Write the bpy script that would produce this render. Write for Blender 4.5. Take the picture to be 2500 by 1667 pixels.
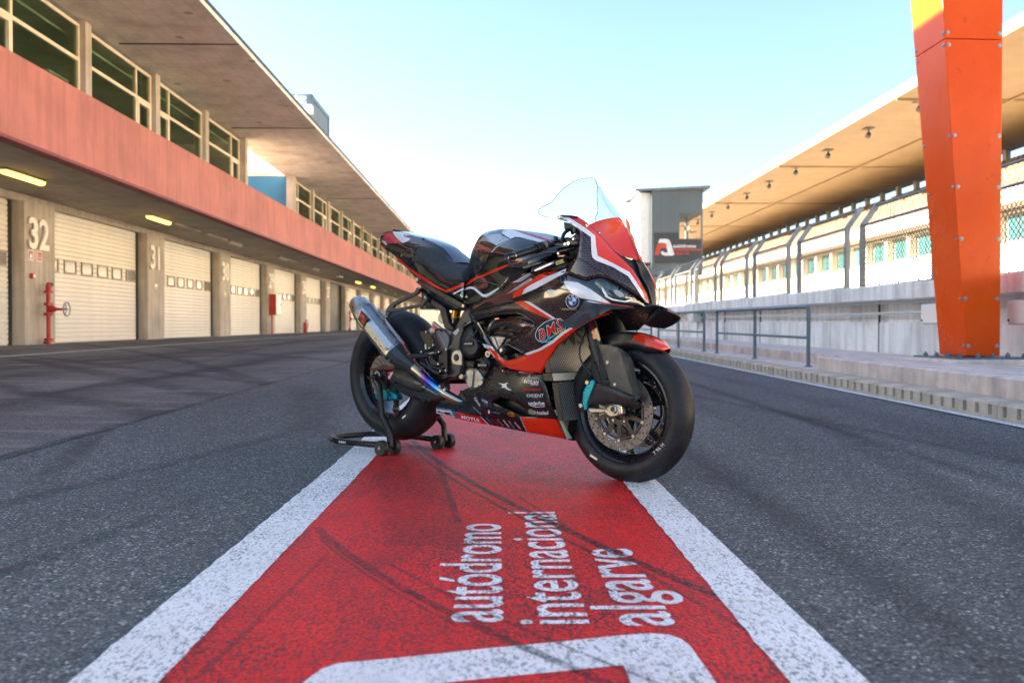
import bpy, bmesh, math, random
from mathutils import Vector, Matrix
from mathutils.bvhtree import BVHTree
random.seed(7)
R = math.radians
for o in list(bpy.data.objects): bpy.data.objects.remove(o)
scn = bpy.context.scene
COL = scn.collection

# ---------------------------------------------------------------- camera
FPX = 2150.0; CAMH = 0.64
YAW = math.atan((1250 - 1214) / FPX); PIT = math.atan((833.5 - 806) / FPX)
cam = bpy.data.cameras.new('camera'); camo = bpy.data.objects.new('camera', cam); COL.objects.link(camo)
camo.location = (0, 0, CAMH); camo.rotation_euler = (math.pi / 2 - PIT, 0, -YAW)
cam.sensor_width = 36; cam.lens = 36 * FPX / 2500; cam.clip_start = .05; cam.clip_end = 3000
cam.dof.use_dof = True; cam.dof.focus_distance = 3.75; cam.dof.aperture_fstop = 3.6
scn.camera = camo

# ---------------------------------------------------------------- sky, sun, exposure
SUN_EL, SUN_AZ = R(15.4), R(280)
w = bpy.data.worlds.new('World'); scn.world = w; w.use_nodes = True
nt = w.node_tree; nt.nodes.clear()
sky = nt.nodes.new('ShaderNodeTexSky'); sky.sky_type = 'NISHITA'; sky.sun_disc = False
sky.sun_elevation = SUN_EL; sky.sun_rotation = SUN_AZ; sky.air_density = 1.0; sky.dust_density = 1.5; sky.ozone_density = 2.0
bg = nt.nodes.new('ShaderNodeBackground'); bg.inputs[1].default_value = .05
wo = nt.nodes.new('ShaderNodeOutputWorld')
nt.links.new(sky.outputs[0], bg.inputs[0]); nt.links.new(bg.outputs[0], wo.inputs[0])
sl = bpy.data.lights.new('sun', 'SUN'); sl.energy = 5.0; sl.angle = R(.5); sl.color = (1, .83, .62)
so = bpy.data.objects.new('sun', sl); COL.objects.link(so)
sd = Vector((math.sin(SUN_AZ) * math.cos(SUN_EL), math.cos(SUN_AZ) * math.cos(SUN_EL), math.sin(SUN_EL)))
so.rotation_euler = (-sd).to_track_quat('-Z', 'Y').to_euler(); so.location = sd * 60
vs = scn.view_settings; vs.view_transform = 'Standard'; vs.look = 'None'; vs.gamma = 1; vs.exposure = 3.35

# ---------------------------------------------------------------- pixel rays (source photo 2500 x 1667)
CFW = Vector((math.sin(YAW) * math.cos(PIT), math.cos(YAW) * math.cos(PIT), -math.sin(PIT)))
CRT = Vector((math.cos(YAW), -math.sin(YAW), 0)); CUP = CRT.cross(CFW); CO = Vector((0, 0, CAMH))
def ray(px, py): return CFW + CRT * ((px - 1250) / FPX) - CUP * ((py - 833.5) / FPX)
def on_x(px, py, X):
    d = ray(px, py); return CO + d * (X / d.x)
def on_z(px, py, z):
    d = ray(px, py); return CO + d * ((z - CAMH) / d.z)
def on_y(px, py, Y):
    d = ray(px, py); return CO + d * (Y / d.y)

# ---------------------------------------------------------------- mesh builder
class MB:
    def __init__(s): s.v = []; s.f = []; s.m = []
    def add(s, vs, fs, mi=0):
        n = len(s.v); s.v += [tuple(p) for p in vs]; s.f += [tuple(i + n for i in f) for f in fs]; s.m += [mi] * len(fs); return s
    def box(s, x0, x1, y0, y1, z0, z1, mi=0):
        return s.add([(x0, y0, z0), (x1, y0, z0), (x1, y1, z0), (x0, y1, z0), (x0, y0, z1), (x1, y0, z1), (x1, y1, z1), (x0, y1, z1)],
                     [(0, 3, 2, 1), (4, 5, 6, 7), (0, 1, 5, 4), (1, 2, 6, 5), (2, 3, 7, 6), (3, 0, 4, 7)], mi)
    def hexa(s, p, mi=0):   # 8 points, bottom 4 then top 4
        return s.add(p, [(0, 3, 2, 1), (4, 5, 6, 7), (0, 1, 5, 4), (1, 2, 6, 5), (2, 3, 7, 6), (3, 0, 4, 7)], mi)
    def prism(s, pts, off, mi=0):   # closed polygon of 3D points, pushed by vector off
        n = len(pts); a = [Vector(p) for p in pts]; b = [p + Vector(off) for p in a]
        return s.add(a + b, [tuple(range(n))[::-1], tuple(range(n, 2 * n))] + [(i, (i + 1) % n, n + (i + 1) % n, n + i) for i in range(n)], mi)
    def tube(s, path, r, n=8, mi=0, cap=True, flat=1.0, upv=None):
        P = [Vector(p) for p in path]; k = len(P); rr = r if isinstance(r, (list, tuple)) else [r] * k
        T = [((P[min(i + 1, k - 1)] - P[max(i - 1, 0)]).normalized()) for i in range(k)]
        a = upv and Vector(upv) or (Vector((0, 0, 1)) if abs(T[0].z) < .9 else Vector((1, 0, 0)))
        vs = []
        for i in range(k):
            x = a - T[i] * a.dot(T[i])
            if x.length < 1e-5: x = T[i].orthogonal()
            x.normalize(); y = T[i].cross(x); a = x if upv is None else a
            for j in range(n):
                t = 2 * math.pi * (j + .5) / n; vs.append(P[i] + x * (rr[i] * math.cos(t) * flat) + y * (rr[i] * math.sin(t)))
        fs = [(i * n + j, i * n + (j + 1) % n, (i + 1) * n + (j + 1) % n, (i + 1) * n + j) for i in range(k - 1) for j in range(n)]
        if cap: fs += [tuple(range(n))[::-1], tuple(range((k - 1) * n, k * n))]
        return s.add(vs, fs, mi)
    def lathe(s, prof, o, ax, n=24, mi=0, close=False):   # prof: (radius, along axis)
        o = Vector(o); ax = Vector(ax).normalized(); x = ax.orthogonal().normalized(); y = ax.cross(x); k = len(prof); vs = []
        for (r_, h) in prof:
            for j in range(n):
                t = 2 * math.pi * j / n; vs.append(o + ax * h + (x * math.cos(t) + y * math.sin(t)) * max(r_, 1e-4))
        rng = range(k) if close else range(k - 1)
        return s.add(vs, [(i * n + j, i * n + (j + 1) % n, ((i + 1) % k) * n + (j + 1) % n, ((i + 1) % k) * n + j) for i in rng for j in range(n)], mi)
    def mesh(s, name, shear=0):
        me = bpy.data.meshes.new(name)
        vv = [(x, y, z + shear * y) for x, y, z in s.v] if shear else s.v
        me.from_pydata(vv, [], s.f); me.validate(); return me
    def build(s, name, mat, parent=None, smooth=None, shear=0, bev=0, fixn=True, seg=2):
        me = s.mesh(name, shear)
        if fixn:
            b = bmesh.new(); b.from_mesh(me); bmesh.ops.recalc_face_normals(b, faces=b.faces); b.to_mesh(me); b.free()
        mats = mat if isinstance(mat, (list, tuple)) else [mat]
        for m in mats: me.materials.append(m)
        if len(mats) > 1 and len(me.polygons) == len(s.m):
            for p, i in zip(me.polygons, s.m): p.material_index = i
        return link(name, me, parent, smooth, bev, seg)
def link(name, me, parent=None, smooth=None, bev=0, seg=2):
    if smooth is not None:
        me.shade_smooth(); me.set_sharp_from_angle(angle=R(smooth))
    o = bpy.data.objects.new(name, me); COL.objects.link(o)
    if parent: o.parent = parent
    if bev:
        m = o.modifiers.new('bevel', 'BEVEL'); m.width = bev; m.segments = seg; m.limit_method = 'ANGLE'; m.angle_limit = R(35)
    return o
def empty(name, loc=(0, 0, 0), rz=0):
    o = bpy.data.objects.new(name, None); COL.objects.link(o); o.location = loc; o.rotation_euler = (0, 0, rz); o.empty_display_size = .2; return o
def tag(o, label, cat, group=None):
    o['label'] = label; o['category'] = cat
    if group: o['group'] = group
    return o
def struct(o, label=None):
    o['kind'] = 'structure'
    if label: o['label'] = label
    return o
def share(name, me, parent, loc=(0, 0, 0)):
    o = bpy.data.objects.new(name, me); COL.objects.link(o); o.parent = parent; o.location = loc; return o
def text_mesh(txt, bold=0.0, shear=0.0, spacing=1.0, extrude=0.0, res=3):
    c = bpy.data.curves.new('t', 'FONT'); c.body = txt; c.offset = bold; c.shear = shear; c.space_character = spacing; c.extrude = extrude; c.resolution_u = res
    o = bpy.data.objects.new('t', c); COL.objects.link(o)
    dg = bpy.context.evaluated_depsgraph_get(); dg.update()
    me = bpy.data.meshes.new_from_object(o.evaluated_get(dg)); bpy.data.objects.remove(o); bpy.data.curves.remove(c)
    vs = [v.co.copy() for v in me.vertices]; fs = [tuple(p.vertices) for p in me.polygons]; bpy.data.meshes.remove(me)
    x0 = min(v.x for v in vs); x1 = max(v.x for v in vs); y0 = min(v.y for v in vs); y1 = max(v.y for v in vs)
    return vs, fs, (x0, x1, y0, y1)

# ---------------------------------------------------------------- materials
def N(nt, t, **k):
    n = nt.nodes.new(t)
    for a, b in k.items():
        if a.startswith('i_'):
            key = a[2:]; key = int(key) if key.isdigit() else key
            n.inputs[key].default_value = b
        else: setattr(n, a, b)
    return n
def newmat(name):
    m = bpy.data.materials.new(name); m.use_nodes = True; nt = m.node_tree; nt.nodes.clear()
    out = N(nt, 'ShaderNodeOutputMaterial'); p = N(nt, 'ShaderNodeBsdfPrincipled'); nt.links.new(p.outputs[0], out.inputs[0])
    return m, nt, p
def c4(c): return (c[0], c[1], c[2], 1)
def ramp(nt, fac, stops):
    r = N(nt, 'ShaderNodeValToRGB'); e = r.color_ramp.elements
    while len(e) < len(stops): e.new(.5)
    for el, (pos, c) in zip(e, stops): el.position = pos; el.color = c4(c) if not isinstance(c, (int, float)) else (c, c, c, 1)
    nt.links.new(fac, r.inputs[0]); return r.outputs[0]
def noise(nt, scale, detail=4, rough=.55, vec=None, sc=None):
    if vec is None: vec = N(nt, 'ShaderNodeTexCoord').outputs['Object']
    if sc:
        mp = N(nt, 'ShaderNodeMapping'); mp.inputs['Scale'].default_value = sc; nt.links.new(vec, mp.inputs[0]); vec = mp.outputs[0]
    n = N(nt, 'ShaderNodeTexNoise', i_Scale=scale, i_Detail=detail, i_Roughness=rough); nt.links.new(vec, n.inputs['Vector']); return n.outputs[0]
def mix(nt, fac, a, b, mode='MIX'):
    m = N(nt, 'ShaderNodeMix', data_type='RGBA', blend_type=mode)
    for s_, i in ((fac, 0), (a, 6), (b, 7)):
        if isinstance(s_, (int, float)): m.inputs[i].default_value = s_
        elif isinstance(s_, tuple): m.inputs[i].default_value = c4(s_)
        else: nt.links.new(s_, m.inputs[i])
    return m.outputs[2]
def M(nt, op, a, b=None, c=None, clamp=False):
    n = N(nt, 'ShaderNodeMath', operation=op, use_clamp=clamp)
    for i, s_ in enumerate((a, b, c)):
        if s_ is None: continue
        if isinstance(s_, (int, float)): n.inputs[i].default_value = s_
        else: nt.links.new(s_, n.inputs[i])
    return n.outputs[0]
def bump(nt, p, h, strength=.3, dist=.01):
    b = N(nt, 'ShaderNodeBump'); b.inputs['Strength'].default_value = strength; b.inputs['Distance'].default_value = dist
    nt.links.new(h, b.inputs['Height']); nt.links.new(b.outputs[0], p.inputs['Normal'])
def simple(name, col, rough=.5, metal=0, var=.12, scale=6, coat=0, bmp=0, bscale=80, spec=.5, rvar=.1):
    m, nt, p = newmat(name)
    n = noise(nt, scale); d = tuple(max(0, c * (1 - var)) for c in col); l = tuple(min(1, c * (1 + var)) for c in col)
    nt.links.new(ramp(nt, n, [(.3, d), (.7, l)]), p.inputs['Base Color'])
    if rvar: nt.links.new(ramp(nt, noise(nt, scale * 2.3), [(.3, max(0, rough - rvar)), (.7, min(1, rough + rvar))]), p.inputs['Roughness'])
    else: p.inputs['Roughness'].default_value = rough
    p.inputs['Metallic'].default_value = metal; p.inputs['Specular IOR Level'].default_value = spec
    if coat: p.inputs['Coat Weight'].default_value = coat; p.inputs['Coat Roughness'].default_value = .04
    if bmp: bump(nt, p, noise(nt, bscale, 3), bmp, .004)
    return m
def concrete(name, col, streak=.5, board=0, scale=1.2, rough=.85):
    m, nt, p = newmat(name)
    a = noise(nt, scale, 6, .62); b = noise(nt, 3.2, 4, .6, sc=(1.6, 1.6, .16)); s = noise(nt, 26, 3, .6)
    base = ramp(nt, a, [(.28, tuple(c * .72 for c in col)), (.52, col), (.75, tuple(min(1, c * 1.18) for c in col))])
    st = ramp(nt, b, [(.36, tuple(c * (1 - .45 * streak) for c in (1, 1, 1))), (.58, (1, 1, 1))])
    c = mix(nt, 1, base, st, 'MULTIPLY')
    c = mix(nt, ramp(nt, s, [(.28, 0.5), (.38, 0.0)]), c, tuple(q * .45 for q in col))
    h = noise(nt, 34, 5, .6)
    if board:
        tc = N(nt, 'ShaderNodeTexCoord').outputs['Object']; sx = N(nt, 'ShaderNodeSeparateXYZ'); nt.links.new(tc, sx.inputs[0])
        ax = M(nt, 'FRACT', M(nt, 'MULTIPLY', sx.outputs[0], 1 / .42)); ay = M(nt, 'FRACT', M(nt, 'MULTIPLY', sx.outputs[1], 1 / 2.6))
        ln = M(nt, 'MAXIMUM', M(nt, 'LESS_THAN', ax, .04), M(nt, 'LESS_THAN', ay, .012))
        c = mix(nt, M(nt, 'MULTIPLY', ln, .35), c, tuple(q * .4 for q in col))
        spots = N(nt, 'ShaderNodeTexVoronoi', i_Scale=.75); nt.links.new(tc, spots.inputs['Vector'])
        c = mix(nt, ramp(nt, spots.outputs['Distance'], [(.05, .7), (.09, 0.0)]), c, tuple(q * .35 for q in col))
    nt.links.new(c, p.inputs['Base Color']); p.inputs['Roughness'].default_value = rough
    bump(nt, p, h, .35, .008); return m
def glass(name, tint, refl=.9):
    m, nt, p = newmat(name); nt.nodes.remove(p); out = nt.nodes[0]
    t = N(nt, 'ShaderNodeBsdfTransparent'); t.inputs[0].default_value = c4(tint)
    g = N(nt, 'ShaderNodeBsdfGlossy'); g.inputs['Roughness'].default_value = .02; g.inputs[0].default_value = (refl, refl, refl, 1)
    lw = N(nt, 'ShaderNodeLayerWeight'); lw.inputs[0].default_value = .5; mx = N(nt, 'ShaderNodeMixShader')
    fr_ = M(nt, 'MULTIPLY_ADD', M(nt, 'POWER', lw.outputs['Facing'], 4.0), .35, .014)
    nt.links.new(fr_, mx.inputs[0]); nt.links.new(t.outputs[0], mx.inputs[1]); nt.links.new(g.outputs[0], mx.inputs[2]); nt.links.new(mx.outputs[0], out.inputs[0])
    return m
def emit(name, col, s):
    m, nt, p = newmat(name); p.inputs['Base Color'].default_value = c4(col); p.inputs['Emission Color'].default_value = c4(col); p.inputs['Emission Strength'].default_value = s
    p.inputs['Roughness'].default_value = .3; return m

ASPH_MARKS = []
def asphalt(name, base, speck, tint, patch=.35, streaks=(), arcs=()):
    m, nt, p = newmat(name)
    tc = N(nt, 'ShaderNodeTexCoord').outputs['Object']; sx = N(nt, 'ShaderNodeSeparateXYZ'); nt.links.new(tc, sx.inputs[0])
    vo = N(nt, 'ShaderNodeTexVoronoi', i_Scale=135.0); nt.links.new(tc, vo.inputs['Vector'])
    sepc = N(nt, 'ShaderNodeSeparateColor'); nt.links.new(vo.outputs['Color'], sepc.inputs[0])
    stone = ramp(nt, sepc.outputs[0], [(0, tuple(c * .38 for c in base)), (.45, base), (.9, tuple(c * 1.5 for c in base)), (1.0, speck)])
    edge = ramp(nt, vo.outputs['Distance'], [(.15, (1, 1, 1)), (.75, (.42, .42, .42))])
    c = mix(nt, 1, stone, edge, 'MULTIPLY')
    c = mix(nt, ramp(nt, noise(nt, 20, 4, .65, tc), [(.40, 0.0), (.58, .5)]), c, tuple(x * .45 for x in base))
    big = ramp(nt, noise(nt, .55, 5, .6, tc, sc=(1, .35, 1)), [(.3, tuple([1 - patch] * 3)), (.7, (1.12, 1.12, 1.12))])
    c = mix(nt, 1, c, big, 'MULTIPLY')
    c = mix(nt, ramp(nt, noise(nt, 2.3, 5, .6, tc, sc=(.35, 1.6, 1)), [(.52, 0.0), (.72, .4)]), c, tint)
    for (x0, wd, k, st) in streaks:      # rubber laid along the lane
        d = M(nt, 'ABSOLUTE', M(nt, 'SUBTRACT', M(nt, 'SUBTRACT', sx.outputs[0], M(nt, 'MULTIPLY', sx.outputs[1], k)), x0))
        f = M(nt, 'MULTIPLY', ramp(nt, M(nt, 'DIVIDE', d, wd), [(0.0, st), (1.0, 0.0)]), ramp(nt, noise(nt, 1.1, 4, .6, tc, sc=(2, .4, 1)), [(.3, .35), (.65, 1.0)]))
        c = mix(nt, f, c, (.03, .031, .033))
    for (x0, k1, k2, wd, st, ya, yb) in arcs:      # rubber arcs left by cars turning in
        y = sx.outputs[1]
        xc = M(nt, 'ADD', M(nt, 'ADD', M(nt, 'MULTIPLY', y, k1), x0), M(nt, 'MULTIPLY', M(nt, 'MULTIPLY', y, y), k2))
        f = ramp(nt, M(nt, 'DIVIDE', M(nt, 'ABSOLUTE', M(nt, 'SUBTRACT', sx.outputs[0], xc)), wd), [(.4, st), (1.0, 0.0)])
        f = M(nt, 'MULTIPLY', f, M(nt, 'MULTIPLY', ramp(nt, M(nt, 'SUBTRACT', y, ya), [(0, 0.0), (1, 1.0)]), ramp(nt, M(nt, 'SUBTRACT', yb, y), [(0, 0.0), (1, 1.0)])))
        c = mix(nt, M(nt, 'MULTIPLY', f, ramp(nt, noise(nt, 6, 4, .7, tc), [(.35, .3), (.6, 1.0)])), c, (.035, .035, .038))
    nt.links.new(c, p.inputs['Base Color']); p.inputs['Roughness'].default_value = .85; p.inputs['Specular IOR Level'].default_value = .18
    bump(nt, p, M(nt, 'ADD', M(nt, 'MULTIPLY', vo.outputs['Distance'], -1), noise(nt, 42, 3, .6, tc)), .75, .006)
    return m
def paint(name, col, wear=.5, lo=.44, dirt=.3, arcs=(), zlo=.15):
    m, nt, p = newmat(name)
    tc = N(nt, 'ShaderNodeTexCoord').outputs['Object']; sx = N(nt, 'ShaderNodeSeparateXYZ'); nt.links.new(tc, sx.inputs[0])
    c = ramp(nt, noise(nt, 3, 5, .6, tc), [(.3, tuple(x * .88 for x in col)), (.7, tuple(min(1, x * 1.12) for x in col))])
    c = mix(nt, ramp(nt, noise(nt, 150, 2, .5, tc), [(.35, .3), (.5, 0.0)]), c, tuple(x * .4 for x in col))
    # wear: pits of bare asphalt where a coarse mask allows it
    pits = ramp(nt, noise(nt, 85, 3, .7, tc, sc=(1.5, .7, 1)), [(lo, 1.0), (lo + .06, 0.0)])
    zone = ramp(nt, noise(nt, .9, 4, .62, tc, sc=(1.2, .8, 1)), [(.38, zlo), (.60, 1.0)])
    c = mix(nt, M(nt, 'MULTIPLY', M(nt, 'MULTIPLY', pits, zone), wear), c, (.03, .034, .04))
    grime = ramp(nt, noise(nt, 5, 5, .7, tc, sc=(1, .3, 1)), [(.5, 0.0), (.75, dirt)])
    c = mix(nt, grime, c, (.05, .04, .045))
    for (x0, k1, k2, wd, st, ya, yb) in arcs:     # rubber skid arcs x = x0 + k1*y + k2*y^2
        y = sx.outputs[1]
        xc = M(nt, 'ADD', M(nt, 'ADD', M(nt, 'MULTIPLY', y, k1), x0), M(nt, 'MULTIPLY', M(nt, 'MULTIPLY', y, y), k2))
        xn = M(nt, 'ADD', sx.outputs[0], M(nt, 'MULTIPLY', M(nt, 'SUBTRACT', noise(nt, 9, 3, .6, tc), .5), wd * .7))
        d = M(nt, 'ABSOLUTE', M(nt, 'SUBTRACT', xn, xc))
        f = ramp(nt, M(nt, 'DIVIDE', d, wd), [(.6, st), (1.0, 0.0)])
        f = M(nt, 'MULTIPLY', f, M(nt, 'MULTIPLY', M(nt, 'GREATER_THAN', y, ya), M(nt, 'LESS_THAN', y, yb)))
        f = M(nt, 'MULTIPLY', f, ramp(nt, noise(nt, 45, 3, .7, tc), [(.36, .25), (.56, 1.0)]))
        c = mix(nt, f, c, (.022, .022, .027))
    nt.links.new(c, p.inputs['Base Color']); p.inputs['Roughness'].default_value = .5; p.inputs['Specular IOR Level'].default_value = .15
    vo = N(nt, 'ShaderNodeTexVoronoi', i_Scale=95.0); nt.links.new(tc, vo.inputs['Vector'])
    bump(nt, p, M(nt, 'ADD', M(nt, 'MULTIPLY', vo.outputs['Distance'], -1), noise(nt, 55, 3, .6, tc)), .55, .005)
    return m
ARCS = [(1.666, -.629, .040, .022, .95, 1.85, 5.0), (1.575, -.62, .040, .012, .85, 2.5, 4.9), (1.907, -1.344, .165, .020, .75, 1.5, 2.85), (2.02, -1.36, .165, .009, .7, 1.5, 2.4), (1.80, -1.30, .16, .007, .6, 1.9, 2.7), (.71, -.45, .042, .17, .38, 2.6, 4.8), (.10, -.05, -.01, .016, .7, 2.9, 4.4), (-.72, .12, -.01, .010, .5, 1.6, 2.5), (1.2, -.40, .02, .010, .6, 1.8, 3.4)]
MT = dict(
    asphalt=asphalt('asphalt', (.235, .248, .246), (.95, .95, .90), (.15, .162, .165), .3, [(.98, .16, 0, .6), (2.13, .1, 0, .75), (1.6, .35, .01, .25), (2.7, .3, 0, .3), (-1.5, .4, .03, .2)], [(.1, -.226, 0, .24, .45, 4.6, 9.5), (-.5, -.42, .012, .10, .5, 3.2, 8), (-2.6, .25, .0, .08, .45, 2.0, 6), (1.25, .16, 0, .14, .4, 1.5, 7), (3.4, -.20, 0, .10, .45, 3, 9), (-1.9, .33, -.03, .05, .5, 1.2, 3.6)]),
    asphalt_old=asphalt('asphalt_old', (.305, .298, .295), (.72, .69, .66), (.48, .43, .40), .5, [(-3.6, .5, -.02, .55), (-5.2, .7, -.03, .5), (-6.6, .35, .02, .55), (-4.4, .25, .05, .5), (-3.0, .12, -.12, .5), (-2.42, .05, 0, .8)], [(4.2, -1.05, .0, .35, .6, 5, 14), (2.5, -.55, -.012, .3, .6, 7, 22), (6.4, -.95, 0, .25, .55, 8, 18), (1.2, -.30, -.01, .22, .6, 9, 26), (9.0, -.8, 0, .4, .5, 12, 26), (-14, .55, 0, .3, .55, 8, 22), (-11.5, .25, .004, .25, .6, 9, 30)]),
    red_paint=paint('red_paint', (.84, .030, .026), .95, .45, .5, ARCS, .2),
    white_paint=paint('white_paint', (.96, .95, .92), .85, .415, .10, (), .35),
    letter_paint=paint('letter_paint', (.95, .88, .88), .8, .42, .25, ARCS),
    conc=concrete('concrete', (.56, .49, .40), .5),
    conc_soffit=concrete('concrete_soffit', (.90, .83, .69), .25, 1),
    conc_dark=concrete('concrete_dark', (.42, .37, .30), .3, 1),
    conc_grey=concrete('concrete_grey', (.92, .92, .88), .6),
    conc_pink=concrete('concrete_pink', (.78, .66, .58), .45, scale=3),
    kerb=concrete('kerb_concrete', (.58, .50, .39), .2, scale=5),
    band=concrete('red_band', (.55, .20, .155), .35, scale=.5, rough=.8),
    band_edge=simple('band_edge', (.24, .03, .035), .6),
    door=simple('door_enamel', (.88, .83, .73), .42, var=.05, scale=2),
    frame=simple('window_frame', (.86, .74, .55), .45, var=.06),
    dframe=simple('dark_seal_and_shade', (.03, .03, .03), .6),  # also colours the painted shade in the kerb slots and brake duct
    wglass=glass('window_glass', (.70, .80, .69)),
    dglass=simple('door_pane', (.30, .29, .26), .12, spec=.8, rvar=.04),
    white=simple('white_enamel', (.90, .86, .78), .4, var=.05),
    blue=simple('blue_wall', (.03, .16, .30), .55, var=.12, scale=1),
    red=simple('red_enamel', (.50, .03, .02), .35, var=.12),
    steel=simple('galvanised_steel', (.34, .37, .40), .42, .7, var=.15, scale=14),
    post=simple('post_paint', (.13, .19, .22), .4, .3, var=.12),
    fence=simple('fence_steel', (.20, .225, .25), .5, .5, var=.15),
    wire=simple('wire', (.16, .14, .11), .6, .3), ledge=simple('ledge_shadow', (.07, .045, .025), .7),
    orange=None,
    dark=simple('dark_metal', (.05, .05, .055), .5, .3),
    room=simple('room_wall', (.62, .68, .57), .8, var=.2, scale=1),
    panel_grey=simple('panel_grey', (.13, .16, .18), .5, .2, var=.1, scale=2),
    sign=simple('sign_face', (.045, .05, .06), .5, var=.1),
    sign_white=simple('sign_white', (.8, .8, .8), .5),
    sign_red=simple('sign_red', (.62, .06, .03), .5),
    box=simple('box_plastic', (.60, .62, .60), .4, var=.05),
    canopy=None, stand=simple('stand_wall', (.66, .60, .50), .7, var=.1, scale=.4),
    seat_row=simple('stand_seat', (.10, .07, .045), .6, var=.5, scale=.8), teal=simple('stand_window', (.03, .11, .12), .15, var=.25, scale=.6, spec=.7),
    shrub=simple('leaf', (.07, .10, .03), .7, var=.4),
)
def band_mat(name, col, period, axis, dark=.7, rough=.5, width=.06):
    m, nt, p = newmat(name); tc = N(nt, 'ShaderNodeTexCoord').outputs['Object']; sx = N(nt, 'ShaderNodeSeparateXYZ'); nt.links.new(tc, sx.inputs[0])
    fr = M(nt, 'FRACT', M(nt, 'MULTIPLY', sx.outputs[axis], 1 / period)); l = M(nt, 'LESS_THAN', fr, width)
    c = ramp(nt, noise(nt, .7, 5), [(.3, tuple(x * .88 for x in col)), (.7, tuple(min(1, x * 1.08) for x in col))])
    nt.links.new(mix(nt, M(nt, 'MULTIPLY', l, 1 - dark), c, (0.02, .015, .01)), p.inputs['Base Color']); p.inputs['Roughness'].default_value = rough
    bump(nt, p, l, .4, .01); return m
MT['canopy'] = band_mat('canopy_cladding', (.36, .25, .14), .45, 1, .72, .55)
def orange_mat():
    m, nt, p = newmat('orange_enamel')
    c = ramp(nt, noise(nt, .9, 5), [(.3, (.78, .070, .002)), (.7, (.90, .105, .003))])
    n2 = ramp(nt, noise(nt, 9, 5, .7), [(.30, .5), (.38, 0.0)])
    nt.links.new(mix(nt, n2, c, (.40, .05, .008)), p.inputs['Base Color'])
    nt.links.new(ramp(nt, noise(nt, 3, 4), [(.3, .16), (.7, .3)]), p.inputs['Roughness']); p.inputs['Specular IOR Level'].default_value = .2
    bump(nt, p, noise(nt, 1.6, 2), .12, .02); return m
MT['orange'] = orange_mat()
# ================================================================ the ground
def grade(y):
    if y < 3.4: return 0.0
    if y < 5: return .0036 * (y - 3.4) ** 2
    if y < 20: return .0092 + .0105 * (y - 5)
    if y < 110: return .1667 + .0072 * (y - 20)
    return .1667 + .0072 * 90
def gz(x, y):
    c = max(0.0, min(11.5, -(x + .9))) * .0110
    return grade(y) + c
YL = [-6, -2, 0, 1, 2, 3, 3.4, 3.8, 4.2, 4.6, 5, 6, 7, 8, 10, 12, 15, 18, 22, 27, 33, 40, 50, 62, 76, 92, 110, 160, 240, 420, 900]
def sheet(name, xs, ys, lift, mat, wob=0, parent=None):
    b = MB(); n = len(xs)
    for y in ys:
        for i, x in enumerate(xs):
            xx = x + (random.uniform(-wob, wob) if wob and i in (0, n - 1) else 0)
            b.v.append((xx, y, gz(xx, y) + lift))
    b.f = [(j * n + i, j * n + i + 1, (j + 1) * n + i + 1, (j + 1) * n + i) for j in range(len(ys) - 1) for i in range(n - 1)]; b.m = [0] * len(b.f)
    return b.build(name, mat, parent)
struct(sheet('ground', [-400, -60, -12.4, -2.38, -.9, 0, 3.6, 8, 60, 400], YL, 0, MT['asphalt']), 'grey asphalt of the pit lane and track')
struct(sheet('old_asphalt', [-12.4, -9, -6, -2.38], YL[:27], .004, MT['asphalt_old'], .01), 'older browner asphalt sheet along the garages')
fine = [-2 + .06 * i for i in range(190)] + [9.4 + 1.5 * i for i in range(50)]
strip = struct(sheet('painted_strip', [-.66, -.3, .3, .58], fine, .004, MT['red_paint']), 'worn red painted strip down the middle of the pit lane')
def wobbly(name, x0, x1, ys, lift, mat, wob, parent=None):
    b = MB(); random.seed(3)
    for y in ys:
        a, c = x0 + random.uniform(-wob, wob), x1 + random.uniform(-wob, wob) * .6
        b.v += [(a, y, gz(a, y) + lift), (c, y, gz(c, y) + lift)]
    b.f = [(2 * j, 2 * j + 1, 2 * j + 3, 2 * j + 2) for j in range(len(ys) - 1)]; b.m = [0] * len(b.f)
    return b.build(name, mat, parent)
struct(wobbly('white_line', -.775, -.611, fine, .006, MT['white_paint'], .004), 'white painted line on the left edge of the red strip')
struct(wobbly('white_line', .527, .672, fine, .006, MT['white_paint'], .004), 'white painted line on the right edge of the red strip')
struct(wobbly('white_line', -8.3, -8.18, YL[:27], .010, MT['white_paint'], .0), 'thin white line along the garage apron')
struct(wobbly('white_line', 3.33, 3.43, YL[:27], .008, MT['white_paint'], .0), 'thin white line at the foot of the slotted kerb')
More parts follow.
